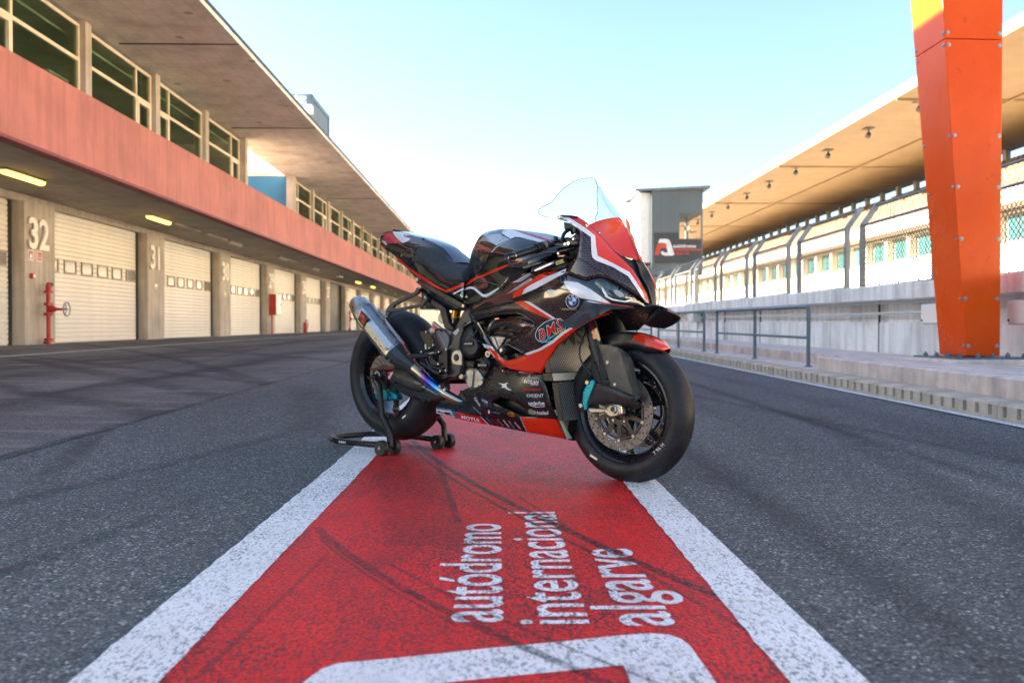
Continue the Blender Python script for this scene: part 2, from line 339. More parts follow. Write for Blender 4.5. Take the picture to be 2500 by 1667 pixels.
# lettering painted on the strip: text runs away from the camera, letter tops to the left
def ground_text(txt, xb, y0, y1, xh, bold=.0):
    vs, fs, (a, b_, c, d) = text_mesh(txt, bold, res=4); _, _, (_, _, lo, hi) = text_mesh('x', bold)
    sx = (y1 - y0) / (b_ - a); sy = xh / (hi - lo)
    m = MB(); m.add([(xb - (v.y - lo) * sy, y0 + (v.x - a) * sx, .0055 + gz(0, y0 + (v.x - a) * sx)) for v in vs], fs)
    return m.build('lettering', MT['letter_paint'], strip)
ground_text('autódromo', .012, 1.91, 2.885, .112, .012)
ground_text('internacional', .200, 1.895, 3.07, .108, .010)
ground_text('algarve', .385, 1.88, 2.55, .115, .010)
def ground_poly(pts, name='emblem'):
    m = MB(); m.add([(x, y, .0055) for x, y in pts], [tuple(range(len(pts)))]); return m.build(name, MT['letter_paint'], strip)
em = [(-.42, 1.20), (-.36, 1.55), (-.345, 1.605), (-.33, 1.65), (-.305, 1.678), (-.20, 1.702), (-.02, 1.752), (.134, 1.789), (.27, 1.826), (.32, 1.834), (.358, 1.825), (.378, 1.80), (.388, 1.76), (.394, 1.6), (.40, 1.2),
      (.245, 1.2), (.242, 1.5), (.239, 1.66), (.12, 1.632), (-.02, 1.60), (-.14, 1.57), (-.19, 1.50), (-.22, 1.20)]
ground_poly(em)

# ================================================================ right side: kerb, walkway, wall
kerb = struct(empty('kerb', (3.44, 0, 0)), 'slotted concrete drain kerb along the right of the lane')
def kerb_unit():
    b = MB(); L = .496; k = 3; sl_ = .048; pit = L / k
    b.box(.07, .24, 0, L, -.1, .125)
    b.box(0, .07, 0, L, -.1, .03); 
    y = 0
    for i in range(k):
        c = pit * (i + .5); b.box(0, .07, y, c - sl_ / 2, .03, .105); y = c + sl_ / 2
    b.box(0, .07, y, L, .03, .105)
    b.box(.056, .069, .02, L - .02, .032, .103, 1)  # dark plate at the slot backs paints in their shade
    b.hexa([(0, 0, .105), (.07, 0, .105), (.07, L, .105), (0, L, .105), (.018, 0, .125), (.07, 0, .125), (.07, L, .125), (.018, L, .125)])
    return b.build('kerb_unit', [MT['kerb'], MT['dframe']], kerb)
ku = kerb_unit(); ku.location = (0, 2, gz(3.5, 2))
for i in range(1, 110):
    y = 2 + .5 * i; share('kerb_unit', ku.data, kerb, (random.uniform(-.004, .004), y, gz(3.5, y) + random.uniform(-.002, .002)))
MB().box(0, .24, 57.0, 140, -.1, .125).build('kerb_unit', MT['kerb'], kerb, shear=.0066)
def slab(name, prof, y0, y1, mat, parent=None, step=4, ups=None):
    ys = [y0]
    while ys[-1] < y1 - 1e-6: ys.append(min(y1, ys[-1] + step))
    b = MB(); n = len(prof)
    for y in ys: b.v += [(x, y, z + grade(y)) for x, z in prof]
    b.f = [(j * n + i, j * n + (i + 1) % n, (j + 1) * n + (i + 1) % n, (j + 1) * n + i) for j in range(len(ys) - 1) for i in range(n)] + [tuple(range(n)), tuple(range((len(ys) - 1) * n, len(ys) * n))]
    b.m = [0] * len(b.f); return b.build(name, mat, parent)
struct(slab('walkway', [(3.69, -.1), (3.69, .262), (3.72, .275), (5.9, .20), (6.3, .2), (6.3, -.1)], 0, 10.1, MT['conc_pink']), 'raised concrete walkway edge in the foreground')
struct(slab('walkway', [(3.68, -.1), (3.68, .118), (4.18, .122), (4.18, .25), (4.22, .26), (6.3, .18), (6.3, -.1)], 10.103, 140, MT['conc_pink']), 'lower concrete walkway beside the railings')
wall = empty('pit_wall', (6, 12, 0)); tag(wall, 'long grey concrete pit wall carrying the tall mesh fence', 'wall')
wall.matrix_world = Matrix.Translation((0, 0, 0))
slab('lower_panel', [(5.94, -.1), (5.94, .66), (6.36, .66), (6.36, -.1)], 3, 140, MT['conc_grey'], wall)
slab('upper_panel', [(6.0, .66), (6.0, .985), (6.36, .985), (6.36, .66)], 3, 140, MT['conc_grey'], wall)
slab('coping', [(5.72, 1.0), (5.72, 1.20), (5.74, 1.22), (6.40, 1.22), (6.40, .986), (5.80, .986)], 3, 140, MT['conc_grey'], wall)
for i in range(18):
    y = 4.3 + 3.1 * i; MB().box(5.928, 5.96, y, y + .012, .15 + grade(y), 1.1 + grade(y)).build('joint', MT['dark'], wall)
def pipe_run(path, r, label):
    tag(MB().tube(path, r, 8).build('conduit_pipe', MT['box'], None, 60), label, 'pipe')
pipe_run([(5.90, y, .80 + grade(y) - (.0 if y < 14 else .02 if y < 20 else .0)) for y in (11.0, 13.2, 13.25, 16.0, 20.0, 24, 30)], .022, 'thin pale conduit pipe along the middle of the pit wall')
pipe_run([(5.89, y, .955 + grade(y)) for y in (11.0, 16, 22, 30)], .018, 'thin pale conduit pipe just below the wall coping')
def jbox(y0, y1, z0, z1, label, x=5.93, d=.22):
    e = empty('junction_box', (x, y0, z0)); tag(e, label, 'box', 'junction boxes on the pit wall')
    MB().box(-d, -.003, 0, y1 - y0, 0, z1 - z0).build('case', MT['box'], e, bev=.012)
    MB().box(-d - .022, -d - .001, .012, y1 - y0 - .012, .012, z1 - z0 - .012).build('lid', MT['white'], e, bev=.006)
    for yy in (.05, y1 - y0 - .05): MB().lathe([(0, .012), (.012, .012), (.012, 0)], (-d - .022, yy, .05), (-1, 0, 0), 10).build('screw', MT['dark'], e)
jbox(11.05, 11.75, .72, .99, 'pale grey junction box on the pit wall left of the orange column')
jbox(9.3, 9.75, .70, .97, 'grey junction box at the right edge of the picture behind the orange column')
jbox(25.5, 26.2, .88, 1.16, 'small pale box on the pit wall behind the railings')

# railings
def railing(ys, label, loose_end=True):
    X = 3.82; e = empty('railing', (X, ys[0], gz(X, ys[0]) + .118)); tag(e, label, 'railing', 'blue grey tube railings beside the kerb')
    b0 = gz(X, ys[0]) + .118; H_ = .74; r_ = .024
    for i, y in enumerate(ys):
        zb = grade(y) + .119 - b0; top = H_ - (0 if i not in (0, len(ys) - 1) else .03)
        MB().tube([(0, y - ys[0], zb), (0, y - ys[0], zb + top)], r_, 10).build('post', MT['post'], e, 50)
        MB().lathe([(.0, .012), (.05, .012), (.05, 0)], (0, y - ys[0], zb), (0, 0, 1), 12).build('base_flange', MT['post'], e, 40)
    a, c = ys[0] - ys[0], ys[-1] - ys[0]; zc = grade(ys[-1]) - grade(ys[0])
    MB().tube([(0, a, H_ - .07), (0, a, H_ - .02), (0, a + .02, H_), (0, a + .07, H_ + .002), (0, c - .07, H_ + zc), (0, c - .02, H_ + zc - .004), (0, c, H_ + zc - .03), (0, c, H_ + zc - .07)], r_ * 1.08, 10).build('top_rail', MT['post'], e, 50)
    MB().tube([(0, a, .36), (0, c, .36 + zc)], r_ * .8, 10).build('middle_rail', MT['post'], e, 50)
railing([10.75, 13.0, 15.25], 'nearest blue grey tube railing with two rails beside the kerb')
railing([16.2, 18.5, 20.8], 'second blue grey tube railing beyond the nearest one')
railing([21.8, 24.1, 26.4], 'third blue grey tube railing along the kerb')
railing([27.4, 29.7, 32.0], 'fourth and farthest railing along the kerb')

# catch fence on the wall
fen = empty('catch_fence', (6.1, 0, 0)); tag(fen, 'tall chain link catch fence with cranked steel posts on the pit wall', 'fence')
def fence_panel(y0, y1, near):
    zb = 1.20 + grade(y0); z1 = 2.30 + grade(y0)
    for y in (y0, y1):
        b = MB()
        for (p, q) in (((0, zb), (0, z1)), ((0, z1), (.25, z1 + .35))):
            b.tube([(p[0], y, p[1]), (q[0], y, q[1])], .055, 4, upv=(0, 1, 0))
        b.build('post', MT['fence'], fen, 30)
    for zz, xx in ((zb + .06, 0), (z1, 0), (z1 + .34, .245)):
        MB().tube([(xx, y0, zz), (xx, y1, zz)], .02, 6).build('rail', MT['fence'], fen)
    b = MB(); W_ = y1 - y0; Hh = z1 - zb - .06; s_ = .09 if near else .17; rr = .006 if near else .005; zz0 = zb + .06
    k = int((W_ + Hh) / s_) + 1
    for sg in (0, 1):
        for i in range(k):
            a = i * s_; t0 = max(0, a - Hh); t1 = min(W_, a)
            if t1 - t0 < .02: continue
            pa = (t0, a - t0); pb = (t1, a - t1)
            f_ = (lambda t: t) if sg == 0 else (lambda t: W_ - t)
            b.tube([(0, y0 + f_(pa[0]), zz0 + pa[1]), (0, y0 + f_(pb[0]), zz0 + pb[1])], rr, 3, cap=False)
    o = b.build('wire_mesh', MT['wire'], fen, fixn=False)
y = 6.0
for i in range(16):
    fence_panel(y, y + 2.45, i < 5); y += 3.09

# orange column
colm = empty('gantry_column', (5.1, 9.4, .36)); tag(colm, 'tapering glossy orange steel column bolted to a concrete plinth', 'column')
zb, zt = .362, 7.0
def csec(z):
    t = (z - .36) / 3.8; x0 = 5.05 - .28 * t; x1 = 5.435 + .005 * t; y0 = 9.4; y1 = 9.97 + .12 * t
    return [(x0, y0, z), (x1, y0 + .03, z), (x1, y1, z), (x0, y1, z)]
def rel(pts, e): return [tuple(Vector(p) - Vector(e.location)) for p in pts]
cuts = [.362, 3.765, 7.2]
for a, c in zip(cuts, cuts[1:]):
    MB().hexa(rel(csec(a + .0) + csec(c - .006), colm)).build('casing', MT['orange'], colm, bev=.006)
def rivet(p, n, r_=.014):
    MB().lathe([(r_ * 1.6, 0), (r_ * 1.6, .003), (r_, .004), (r_ * .9, .011), (0, .012)], Vector(p) - Vector(colm.location), n, 10).build('rivet', MT['steel'], colm, 40)
for z in (.47, .98, 1.62, 2.18, 2.73, 3.70, 3.83):
    s4 = csec(z)
    rivet((s4[0][0] + .035, 9.4 + .002, z), (0, -1, 0)); rivet((s4[1][0] - .035, 9.427, z), (0, -1, 0)); rivet((s4[0][0], 9.44, z), (-1, 0, 0))
    if z > 1.5: rivet((s4[3][0], s4[3][1] - .04, z), (-1, 0, 0))
MB().box(4.86 - 5.1, 5.72 - 5.1, 9.22 - 9.4, 10.2 - 9.4, .331 - .36, .349 - .36).build('base_plate', MT['post'], colm)
for (x, y_) in [(4.93, 9.30), (4.93, 9.55), (4.93, 9.8), (4.93, 10.05), (5.12, 9.29), (5.28, 9.29), (5.44, 9.29), (5.62, 9.3), (5.62, 9.6), (5.2, 10.1), (5.45, 10.1)]:
    MB().lathe([(.025, 0), (.025, .026), (.013, .027), (.013, .045), (0, .046)], (x - 5.1, y_ - 9.4, -.011), (0, 0, 1), 6).build('anchor_bolt', MT['post'], colm)
pl = MB().box(4.72, 6.1, 9.1, 10.6, .16, .330).build('plinth', MT['conc_pink'], None, bev=.02); tag(pl, 'low concrete plinth under the orange column', 'plinth')
b = MB()
for k in range(7):
    a = k * .9; b.tube([(0, 0, 0), (.015 * math.cos(a), .015 * math.sin(a), .06), (.05 * math.cos(a), .05 * math.sin(a), .11 + .01 * k)], [.004, .003, .001], 4)
wd_ = b.build('weed', MT['shrub']); wd_.location = (5.85, 11.6, .235); tag(wd_, 'small green weed growing at the foot of the pit wall', 'plant')

# far side of the track: debris fence, grandstand
df = empty('debris_fence', (21, 20, 0)); tag(df, 'low debris fence with hooked posts across the race track', 'fence')
for i in range(44):
    y = 16 + 2.25 * i; z = grade(y)
    MB().tube([(0, y - 20, z), (0, y - 20, z + 2.2), (-.1, y - 20, z + 2.6), (-.32, y - 20, z + 2.85)], .05, 6).build('post', MT['dark'], df, 40)
for zz in (.6, 1.2, 1.8, 2.3): MB().tube([(0, y - 20, zz + grade(y)) for y in (16, 40, 80, 112)], .014, 4).build('cable', MT['dark'], df)
gs = empty('grandstand', (24, 0, 0)); tag(gs, 'long sunlit grandstand with a flat canopy roof across the track', 'grandstand')
GY0, GY1, SL = -20, 210, .004
MB().box(0, 1, GY0, GY1, -1, 4.55).build('front_wall', MT['stand'], gs, shear=SL)
MB().box(0, 1, GY0, GY1, 6.0, 7.15).build('parapet', MT['stand'], gs, shear=SL)
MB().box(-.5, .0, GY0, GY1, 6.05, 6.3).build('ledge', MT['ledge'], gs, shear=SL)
MB().box(.55, .6, GY0, GY1, 4.55, 6.0).build('window_band', MT['stand'], gs, shear=SL)
for i in range(40):
    y = 16 + 3.0 * i
    for k in (0, 1.0):
        MB().box(.47, .545, y + k, y + k + .85, 4.75, 5.85).build('window', MT['teal'], gs, shear=SL)
    MB().box(.1, .5, y + 2.15, y + 2.5, 4.55, 6.0).build('pier', MT['stand'], gs, shear=SL)
rows = MB(); sts = MB()
for i in range(16):
    x = 1 + .84 * i; z = 7.15 + .37 * i
    rows.box(x, x + .84, GY0, GY1, z - .5, z)
    for k in range(300):
        y = GY0 + 8 + .62 * k
        if (k % 26) in (0, 1): continue
        sts.box(x + .45, x + .5, y, y + .5, z, z + .42)
rows.build('terrace', MT['stand'], gs, shear=SL)
o = sts.build('seats', MT['seat_row'], gs, shear=SL, fixn=False); o['kind'] = 'stuff'
MB().box(14.5, 14.9, GY0, GY1, 12.6, 13.15).build('back_wall', MT['conc_dark'], gs, shear=SL)
cz = 14.25
MB().hexa([(-.4, GY0, cz - .1), (15.6, GY0, cz - .12), (15.6, GY1, cz - .12), (-.4, GY1, cz - .1), (-.4, GY0, cz + .5), (15.6, GY0, cz + .9), (15.6, GY1, cz + .9), (-.4, GY1, cz + .5)]).build('canopy', MT['canopy'], gs, shear=SL)
MB().box(6.4, 6.55, GY0, GY1, cz - .22, cz - .121).build('canopy_seam', MT['canopy'], gs, shear=SL)
for i in range(64):
    y = GY0 + 3.6 * i; MB().box(14.6, 15.0, y, y + .45, 13.14, cz - .13).build('column', MT['conc_dark'], gs, shear=SL)
for i in range(10):
    y = 30 + 22 * i; MB().box(-.3, 14.4, y, y + .12, cz - .2, cz - .122).build('canopy_joint', MT['canopy'], gs, shear=SL)
for i in range(15):
    y = 44.5 + 7.3 * (i - 2) + 8; z = cz - .12 + SL * y; b = MB()
    b.tube([(1.3, y, z), (1.3, y, z - .32)], .05, 6); b.lathe([(0, -.13), (.14, -.13), (.19, .16), (.0, .16)], (1.3, y, z - .42), (-.6, -.3, -1), 10); b.box(1.0, 1.6, y - .35, y + .35, z - .04, z - .005)
    b.build('spotlight', MT['dark'], gs)

# tower with the circuit sign
TY = 40.0
def ty(px, py): return on_y(px, py, TY)
a = ty(1591, 455); bR = ty(1716, 455); X0, X1, ZT = a.x, bR.x, ty(1600, 461).z
tw = empty('timing_tower', (X0, TY, 0)); tag(tw, 'grey metal clad tower with a dark sign and a square opening', 'tower')
def tbox(x0, x1, y0, y1, z0, z1, name, m, bev=0): return MB().box(x0 - X0, x1 - X0, y0 - TY, y1 - TY, z0, z1).build(name, m, tw, bev=bev)
h0 = ty(1659, 522); h1 = ty(1712, 583); z_sign = ty(1600, 568).z; z_s0 = ty(1600, 642).z; zbot = ty(1600, 672).z
TM = band_mat('tower_cladding', (.115, .145, .16), .42, 0, .8, .45)
tbox(X0, h0.x, TY, TY + 3.2, zbot, ZT, 'cladding', TM); tbox(h0.x, X1, TY, TY + 3.2, h0.z, ZT, 'cladding', TM); tbox(h0.x, X1, TY, TY + .25, zbot, h1.z, 'cladding', TM)
tbox(h1.x, X1, TY, TY + .12, h1.z, h0.z, 'corner_post', MT['fence']); tbox(X1 - .12, X1, TY + 3.0, TY + 3.2, zbot, h0.z, 'corner_post', MT['fence'])
MB().hexa([(-.75 , -.05, ZT - .12), (X1 - X0 + .28, -.25, ZT), (X1 - X0 + .28, 3.5, ZT), (-.75, 3.5, ZT - .12), (-.75, -.05, ZT - .02), (X1 - X0 + .28, -.25, ZT + .12), (X1 - X0 + .28, 3.5, ZT + .12), (-.75, 3.5, ZT - .02)]).build('roof', MT['fence'], tw)
tbox(X0 - .5, X0 - .003, TY + .2, TY + 3.0, zbot + .6, ZT - .15, 'side_cladding', MT['white'])
tbox(X0 + .08, h0.x - .05, TY - .06, TY - .004, z_s0, z_sign, 'sign_board', MT['sign']); tbox(h0.x - .05, X1 - .08, TY - .06, TY - .004, z_s0, h1.z - .03, 'sign_board', MT['sign'])
for dx in (.1, 1.1, X1 - X0 - .22): MB().box(dx, dx + .12, .3, .42, -.2, zbot).build('leg', MT['fence'], tw); MB().box(dx, dx + .12, 2.6, 2.72, -.2, zbot).build('leg', MT['fence'], tw)
def tpoly(zp, m, name='emblem', off=.066):
    pts = [ty(1540 + x / 3.92, 430 + y / 3.92) for x, y in zp]
    b = MB(); b.prism([(p.x - X0, -off, p.z) for p in pts], (0, .005, 0)); return b.build(name, m, tw)
tpoly([(275, 603), (345, 603), (368, 615), (380, 640), (411, 740), (408, 757), (395, 762), (320, 762), (295, 750), (283, 730), (300, 718), (325, 735), (352, 732), (330, 650), (322, 642), (258, 642)], MT['sign_white'])
tpoly([(258, 648), (338, 648), (338, 690), (290, 692), (280, 700), (262, 762), (228, 755), (228, 740), (250, 655)], MT['sign_red'])
def ttext(txt, x0, x1, yb, h, m):
    vs, fs, (a_, b_, c_, d_) = text_mesh(txt, .025); p = ty(1540 + x0 / 3.92, 430 + yb / 3.92); q = ty(1540 + x1 / 3.92, 430 + yb / 3.92)
    sx = (q.x - p.x) / (b_ - a_); sz = h / 3.92 * TY / FPX / .75
    MB().add([(p.x - X0 + (v.x - a_) * sx, -.067, p.z + v.y * sz) for v in vs], fs).build('lettering', m, tw)
ttext('autódromo', 403, 622, 685, 34, MT['sign_white']); ttext('internacional', 410, 660, 715, 26, MT['sign_red']); ttext('algarve', 410, 555, 750, 26, MT['sign_red'])
MB().tube([(h0.x - X0 + .55, 1.0, h0.z), (h0.x - X0 + .55, 1.0, h0.z - .45), (h0.x - X0 + .75, 1.0, h0.z - .75), (h0.x - X0 + 1.0, 1.0, h0.z - .7)], .035, 6).build('camera_arm', MT['fence'], tw)
MB().lathe([(0, -.13), (.1, -.1), (.13, 0), (.1, .1), (0, .13)], (h0.x - X0 + .55, 1.0, h0.z - .55), (0, 0, 1), 12).build('camera_dome', MT['white'], tw, 40)
# far timing huts and posts under the tower
for i, (x, y) in enumerate([(6.6, 44), (6.9, 50), (7.2, 57), (6.5, 64)]):
    e = empty('light_mast', (x, y, grade(y))); tag(e, ['thin steel mast just beyond the grey tower', 'second thin steel mast beyond the tower', 'third thin steel mast beyond the tower', 'farthest thin steel mast beyond the tower'][i], 'mast', 'masts beyond the tower')
    MB().tube([(0, 0, 0), (0, 0, 3.2)], .05, 6).build('pole', MT['fence'], e); MB().box(-.5, .5, -.06, .06, 2.6, 2.72).build('crossbar', MT['fence'], e)

# ================================================================ left side: pit building
GL = .0045
pb = empty('pit_building', (0, 0, 0)); tag(pb, 'long two storey concrete pit building with a salmon red band over the garages', 'building')
P0, PP, PWD = 20.9, 7.28, 1.42
YA, YB = 2.0, 170.0
def pbx(name, x0, x1, y0, y1, z0, z1, m, bev=0, par=pb): return MB().box(x0, x1, y0, y1, z0, z1).build(name, m, par, shear=GL, bev=bev)
pbx('parapet_band', -8.24, -8.0, YA, YB, 3.76, 5.16, MT['band'])
pbx('drip_edge', -8.25, -7.985, YA, YB, 3.70, 3.757, MT['band_edge'])
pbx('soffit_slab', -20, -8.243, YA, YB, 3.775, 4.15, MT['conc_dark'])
pbx('lintel', -11.7, -11.25, YA, YB, 3.60, 3.772, MT['conc'])
pbx('garage_back', -19, -18.8, YA, YB, -1, 3.77, MT['room'])
# roof slab: gap block has a narrow slab only
GA, GB = 29.2, 36.42
def roof(x0, y0, y1):
    return MB().hexa([(x0, y0, 6.80), (-5.6, y0, 6.76), (-5.6, y1, 6.76), (x0, y1, 6.80), (x0, y0, 7.3), (-5.6, y0, 6.86), (-5.6, y1, 6.86), (x0, y1, 7.3)])
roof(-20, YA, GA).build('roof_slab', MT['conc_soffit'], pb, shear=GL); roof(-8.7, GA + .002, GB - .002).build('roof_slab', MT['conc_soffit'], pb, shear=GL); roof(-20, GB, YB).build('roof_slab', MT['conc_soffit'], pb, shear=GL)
pbx('roof_edge', -5.70, -5.58, YA, YB, 6.868, 6.93, MT['dark'])
for yj in (9.0, 19.3, 27.4, 42.5, 58, 73, 88): pbx('roof_joint', -8.2, -5.62, yj, yj + .03, 6.745, 6.765, MT['dark'])
pbx('end_wall', -20, -8.2, GA - .3, GA - .02, 4.15, 6.80, MT['conc']); pbx('end_wall', -20, -8.35, GB, GB + .2, 4.15, 6.798, MT['blue'])
for (y0, y1) in ((YA, GA - .31), (GB + .21, YB)):
    pbx('room_wall', -13.2, -13, y0, y1, 4.15, 6.79, MT['room']); pbx('room_ceiling', -13, -8.75, y0, y1, 6.55, 6.60, MT['room'])
    for k in range(int((y1 - y0) / 5.5)):
        if k < 8: pbx('room_light', -10.6, -10.3, y0 + 2 + 5.5 * k, y0 + 3.5 + 5.5 * k, 6.49, 6.54, MT['white'])
# upper windows
U0, UP = 18.2, 3.66
def window(n):
    ya, yb = U0 + UP * n + .005, U0 + UP * (n + 1) - .275; xf = -8.42; zb_, zt_ = 5.0, 6.70; zm = 5.98
    e = MB(); fw_ = .07; near = n % 2 == 1; W = yb - ya; mul = ya + .26 * W if near else yb - .26 * W
    def fr(y0, y1, z0, z1, d=.0): e.box(xf - .05 - d, xf + .03 + d, y0, y1, z0, z1)
    fr(ya, yb, zt_ - fw_, zt_); fr(ya, yb, zb_, zb_ + fw_); fr(ya, ya + fw_, zb_ + fw_, zt_ - fw_); fr(yb - fw_, yb, zb_ + fw_, zt_ - fw_)
    fr(mul - .035, mul + .035, zb_ + fw_, zt_ - fw_); fr(ya + fw_, mul - .035, zm - .035, zm + .035); fr(mul + .035, yb - fw_, zm - .035, zm + .035)
    s0, s1 = (ya + fw_, mul - .035) if near else (mul + .035, yb - fw_)
    for (a0, a1, c0, c1) in ((s0, s1, zm - .12, zm - .035), (s0, s0 + .08, zb_ + fw_, zm - .12), (s1 - .08, s1, zb_ + fw_, zm - .12)): e.box(xf - .03, xf + .05, a0, a1, c0, c1)
    wn = e.build('window', MT['frame'], pb, shear=GL)
    rects = [(ya + fw_, mul - .035, zm + .035, zt_ - fw_), (mul + .035, yb - fw_, zm + .035, zt_ - fw_), (ya + fw_, mul - .035, zb_ + fw_, zm - .035), (mul + .035, yb - fw_, zb_ + fw_, zm - .035)]
    for (a0, a1, c0, c1) in rects: MB().box(xf - .012, xf - .004, a0, a1, c0, c1).build('pane', MT['wglass'], wn, shear=GL)
for n in range(-2, 36):
    if n in (3, 4): pass
    else: window(n)
    y1 = U0 + UP * n
    if n != 4: pbx('upper_pillar', -8.62, -8.28, y1 - .27, y1, 4.15, 6.79, MT['conc'])
# garage bays
for i in range(-1, 15):
    k = 32 - i; y0 = P0 + PP * i
    pbx('pillar', -11.75, -11.1, y0, y0 + PWD, -.3, 3.598, MT['conc'], bev=.015)
    # number fixed to the pillar
    if i >= 0:
        vs, fs, (a_, b_, c_, d_) = text_mesh(str(k), .022, extrude=.04); sx = (.92 if k % 10 != 1 else .74) / (b_ - a_); sz = .76 / (d_ - c_)
        MB().add([(-11.1 + .05 + v.z * .6, y0 + .09 + (v.x - a_) * sx, 2.47 + (v.y - c_) * sz) for v in vs], fs).build('number', MT['white'], pb, shear=GL)
    # door
    ya, yb = y0 + PWD + .03, y0 + PP - .03
    dr = pbx('garage_door', -11.62, -11.47, ya, yb, -.3, 3.598, MT['door'] if i != 5 else MT['dark'])
    MB().box(-11.468, -11.40, yb - .06, yb + .025, -.3, 3.598).build('side_seal', MT['dframe'], dr, shear=GL)
    if i == 5: continue
    sh = .12
    if i <= 2:
        b = MB(); b.prism([(-11.469, ya, 0), (-11.455, ya, .004), (-11.437, ya, .02), (-11.435, ya, sh - .03), (-11.45, ya, sh - .012), (-11.469, ya, sh - .010)], (0, yb - ya - .07, 0)); sm = b.mesh('slat', GL)
        bm_ = bmesh.new(); bm_.from_mesh(sm); bmesh.ops.recalc_face_normals(bm_, faces=bm_.faces); bm_.to_mesh(sm); bm_.free(); sm.materials.append(MT['door'])
        for s_ in range(29): share('slat', sm, dr, (0, 0, .10 + s_ * sh))
    else:
        b = MB()
        for s_ in range(29):
            z = .10 + s_ * sh; b.prism([(-11.469, ya, z), (-11.455, ya, z + .004), (-11.437, ya, z + .02), (-11.435, ya, z + sh - .03), (-11.45, ya, z + sh - .012), (-11.469, ya, z + sh - .01)], (0, yb - ya - .07, 0))
        b.build('slats', MT['door'], dr, shear=GL)
    for q in range(6):
        a0 = ya + .12 + .97 * q; z0, z1 = 2.03, 2.40; xx = -11.43
        b = MB()
        for (e0, e1, f0, f1) in ((a0, a0 + .67, z0, z0 + .045), (a0, a0 + .67, z1 - .045, z1), (a0, a0 + .045, z0 + .045, z1 - .045), (a0 + .625, a0 + .67, z0 + .045, z1 - .045)): b.box(xx - .002, xx + .025, e0, e1, f0, f1)
        b.build('window_frame', MT['conc_dark'], dr, shear=GL)
        MB().box(xx - .001, xx + .008, a0 + .045, a0 + .625, z0 + .045, z1 - .045).build('window_pane', MT['dglass'], dr, shear=GL)
pbx('cable_tray', -9.80, -9.70, 26.8, 29.0, 3.70, 3.774, MT['conc']); pbx('cable_tray', -9.80, -9.70, 29.8, 31.9, 3.70, 3.774, MT['conc'])
pbx('cable_tray', -9.80, -9.70, 41.2, 43.2, 3.70, 3.774, MT['conc'])
# ceiling lights
lit = emit('tube_light', (1.0, .60, .10), .55); off_ = simple('tube_off', (.62, .54, .42), .35)
ordn = ['nearest', 'second', 'third', 'fourth', 'fifth', 'sixth', 'seventh', 'eighth', 'ninth', 'tenth', 'eleventh']
for n in range(11):
    y = 17.55 + PP * n; z = 3.775 + GL * y; on = n in (0, 1, 6, 7)
    e = empty('ceiling_light', (-9.75, y, z)); tag(e, '%s strip light under the garage overhang, %s' % (ordn[n], 'glowing yellow' if on else 'switched off'), 'ceiling light', 'strip lights under the overhang')
    MB().box(-.09, .09, 0, 1.55, -.05, -.002).build('housing', MT['conc_dark'], e, bev=.01)
    MB().prism([(-.085, .03, -.05), (-.07, .03, -.1), (-.035, .03, -.125), (.035, .03, -.125), (.07, .03, -.1), (.085, .03, -.05)], (0, 1.49, 0)).build('diffuser', lit if on else off_, e, 40)
    for yy in (.06, .52, 1.0, 1.44): MB().box(-.094, .094, yy, yy + .03, -.075, -.04).build('clip', MT['steel'], e)
# fire risers
def riser(y, label, x=-10.88):
    zb_ = gz(-11, y); e = empty('fire_riser', (x, y, zb_)); tag(e, label, 'standpipe', 'red fire risers')
    MB().tube([(0, 0, 0), (0, 0, 1.38)], .052, 14).build('pipe', MT['red'], e, 50)
    for zz in (.12, .74, .98, 1.28): MB().lathe([(.0, -.035), (.105, -.035), (.105, .035), (0, .035)], (0, 0, zz), (0, 0, 1), 14).build('flange', MT['red'], e, 40)
    MB().lathe([(.052, 0), (.075, .05), (.06, .12), (.03, .2), (.0, .21)], (0, 0, 1.31), (0, 0, 1), 12).build('cap', MT['red'], e, 50)
    MB().tube([(-.12, 0, .05), (0, 0, .05)], .03, 8).build('wall_bracket', MT['dark'], e); MB().tube([(0, .02, 1.42), (.02, .12, 1.47)], .05, 8).build('valve_outlet', MT['dark'], e, 40)
    MB().lathe([(.075, 0), (.085, .1), (.06, .16), (.035, .2), (.025, .42), (0, .43)], (0, 0, .86), (1, 0, 0), 12).build('branch', MT['red'], e, 45)
    w_ = MB(); w_.lathe([(.165 + .018 * math.cos(t), .018 * math.sin(t)) for t in [k * math.pi / 4 for k in range(8)]], (.44, 0, .86), (1, 0, 0), 24, close=True)
    for k in range(3):
        t = k * 2.094; w_.tube([(.44, 0, .86), (.44, .165 * math.cos(t), .86 + .165 * math.sin(t))], .012, 6)
    w_.build('handwheel', MT['steel'], e, 50)
riser(21.55, 'red fire riser pipe with handwheel on the pillar numbered 32'); riser(21.55 + PP * 6, 'distant red fire riser pipe far down the garages')
# small wall fittings
for (yy, lab) in ((21.02, 'left small red and white safety sign under the number 32'), (21.42, 'right small red and white safety sign under the number 32')):
    zz = 2.50 + GL * 21 - .30; e = empty('safety_sign', (-11.095, yy, zz)); tag(e, lab, 'sign', 'safety signs under the number 32')
    MB().box(0, .012, 0, .24, 0, .25).build('plate', MT['sign_white'], e); MB().box(.0125, .016, .03, .21, .03, .22).build('face', MT['sign_red'], e)
    if lab.startswith('right'):
        vs, fs, (a_, b_, c_, d_) = text_mesh('S.I.', .01); MB().add([(.0175, .05 + (v.x - a_) / (b_ - a_) * .14, .06 + (v.y - c_) / (d_ - c_) * .12) for v in vs], fs).build('lettering', MT['sign_white'], e)
    else: MB().prism([(.0163, .07, .05), (.0163, .17, .05), (.0163, .17, .12), (.0163, .12, .19), (.0163, .07, .12)], (.002, 0, 0)).build('pictogram', MT['sign_white'], e)
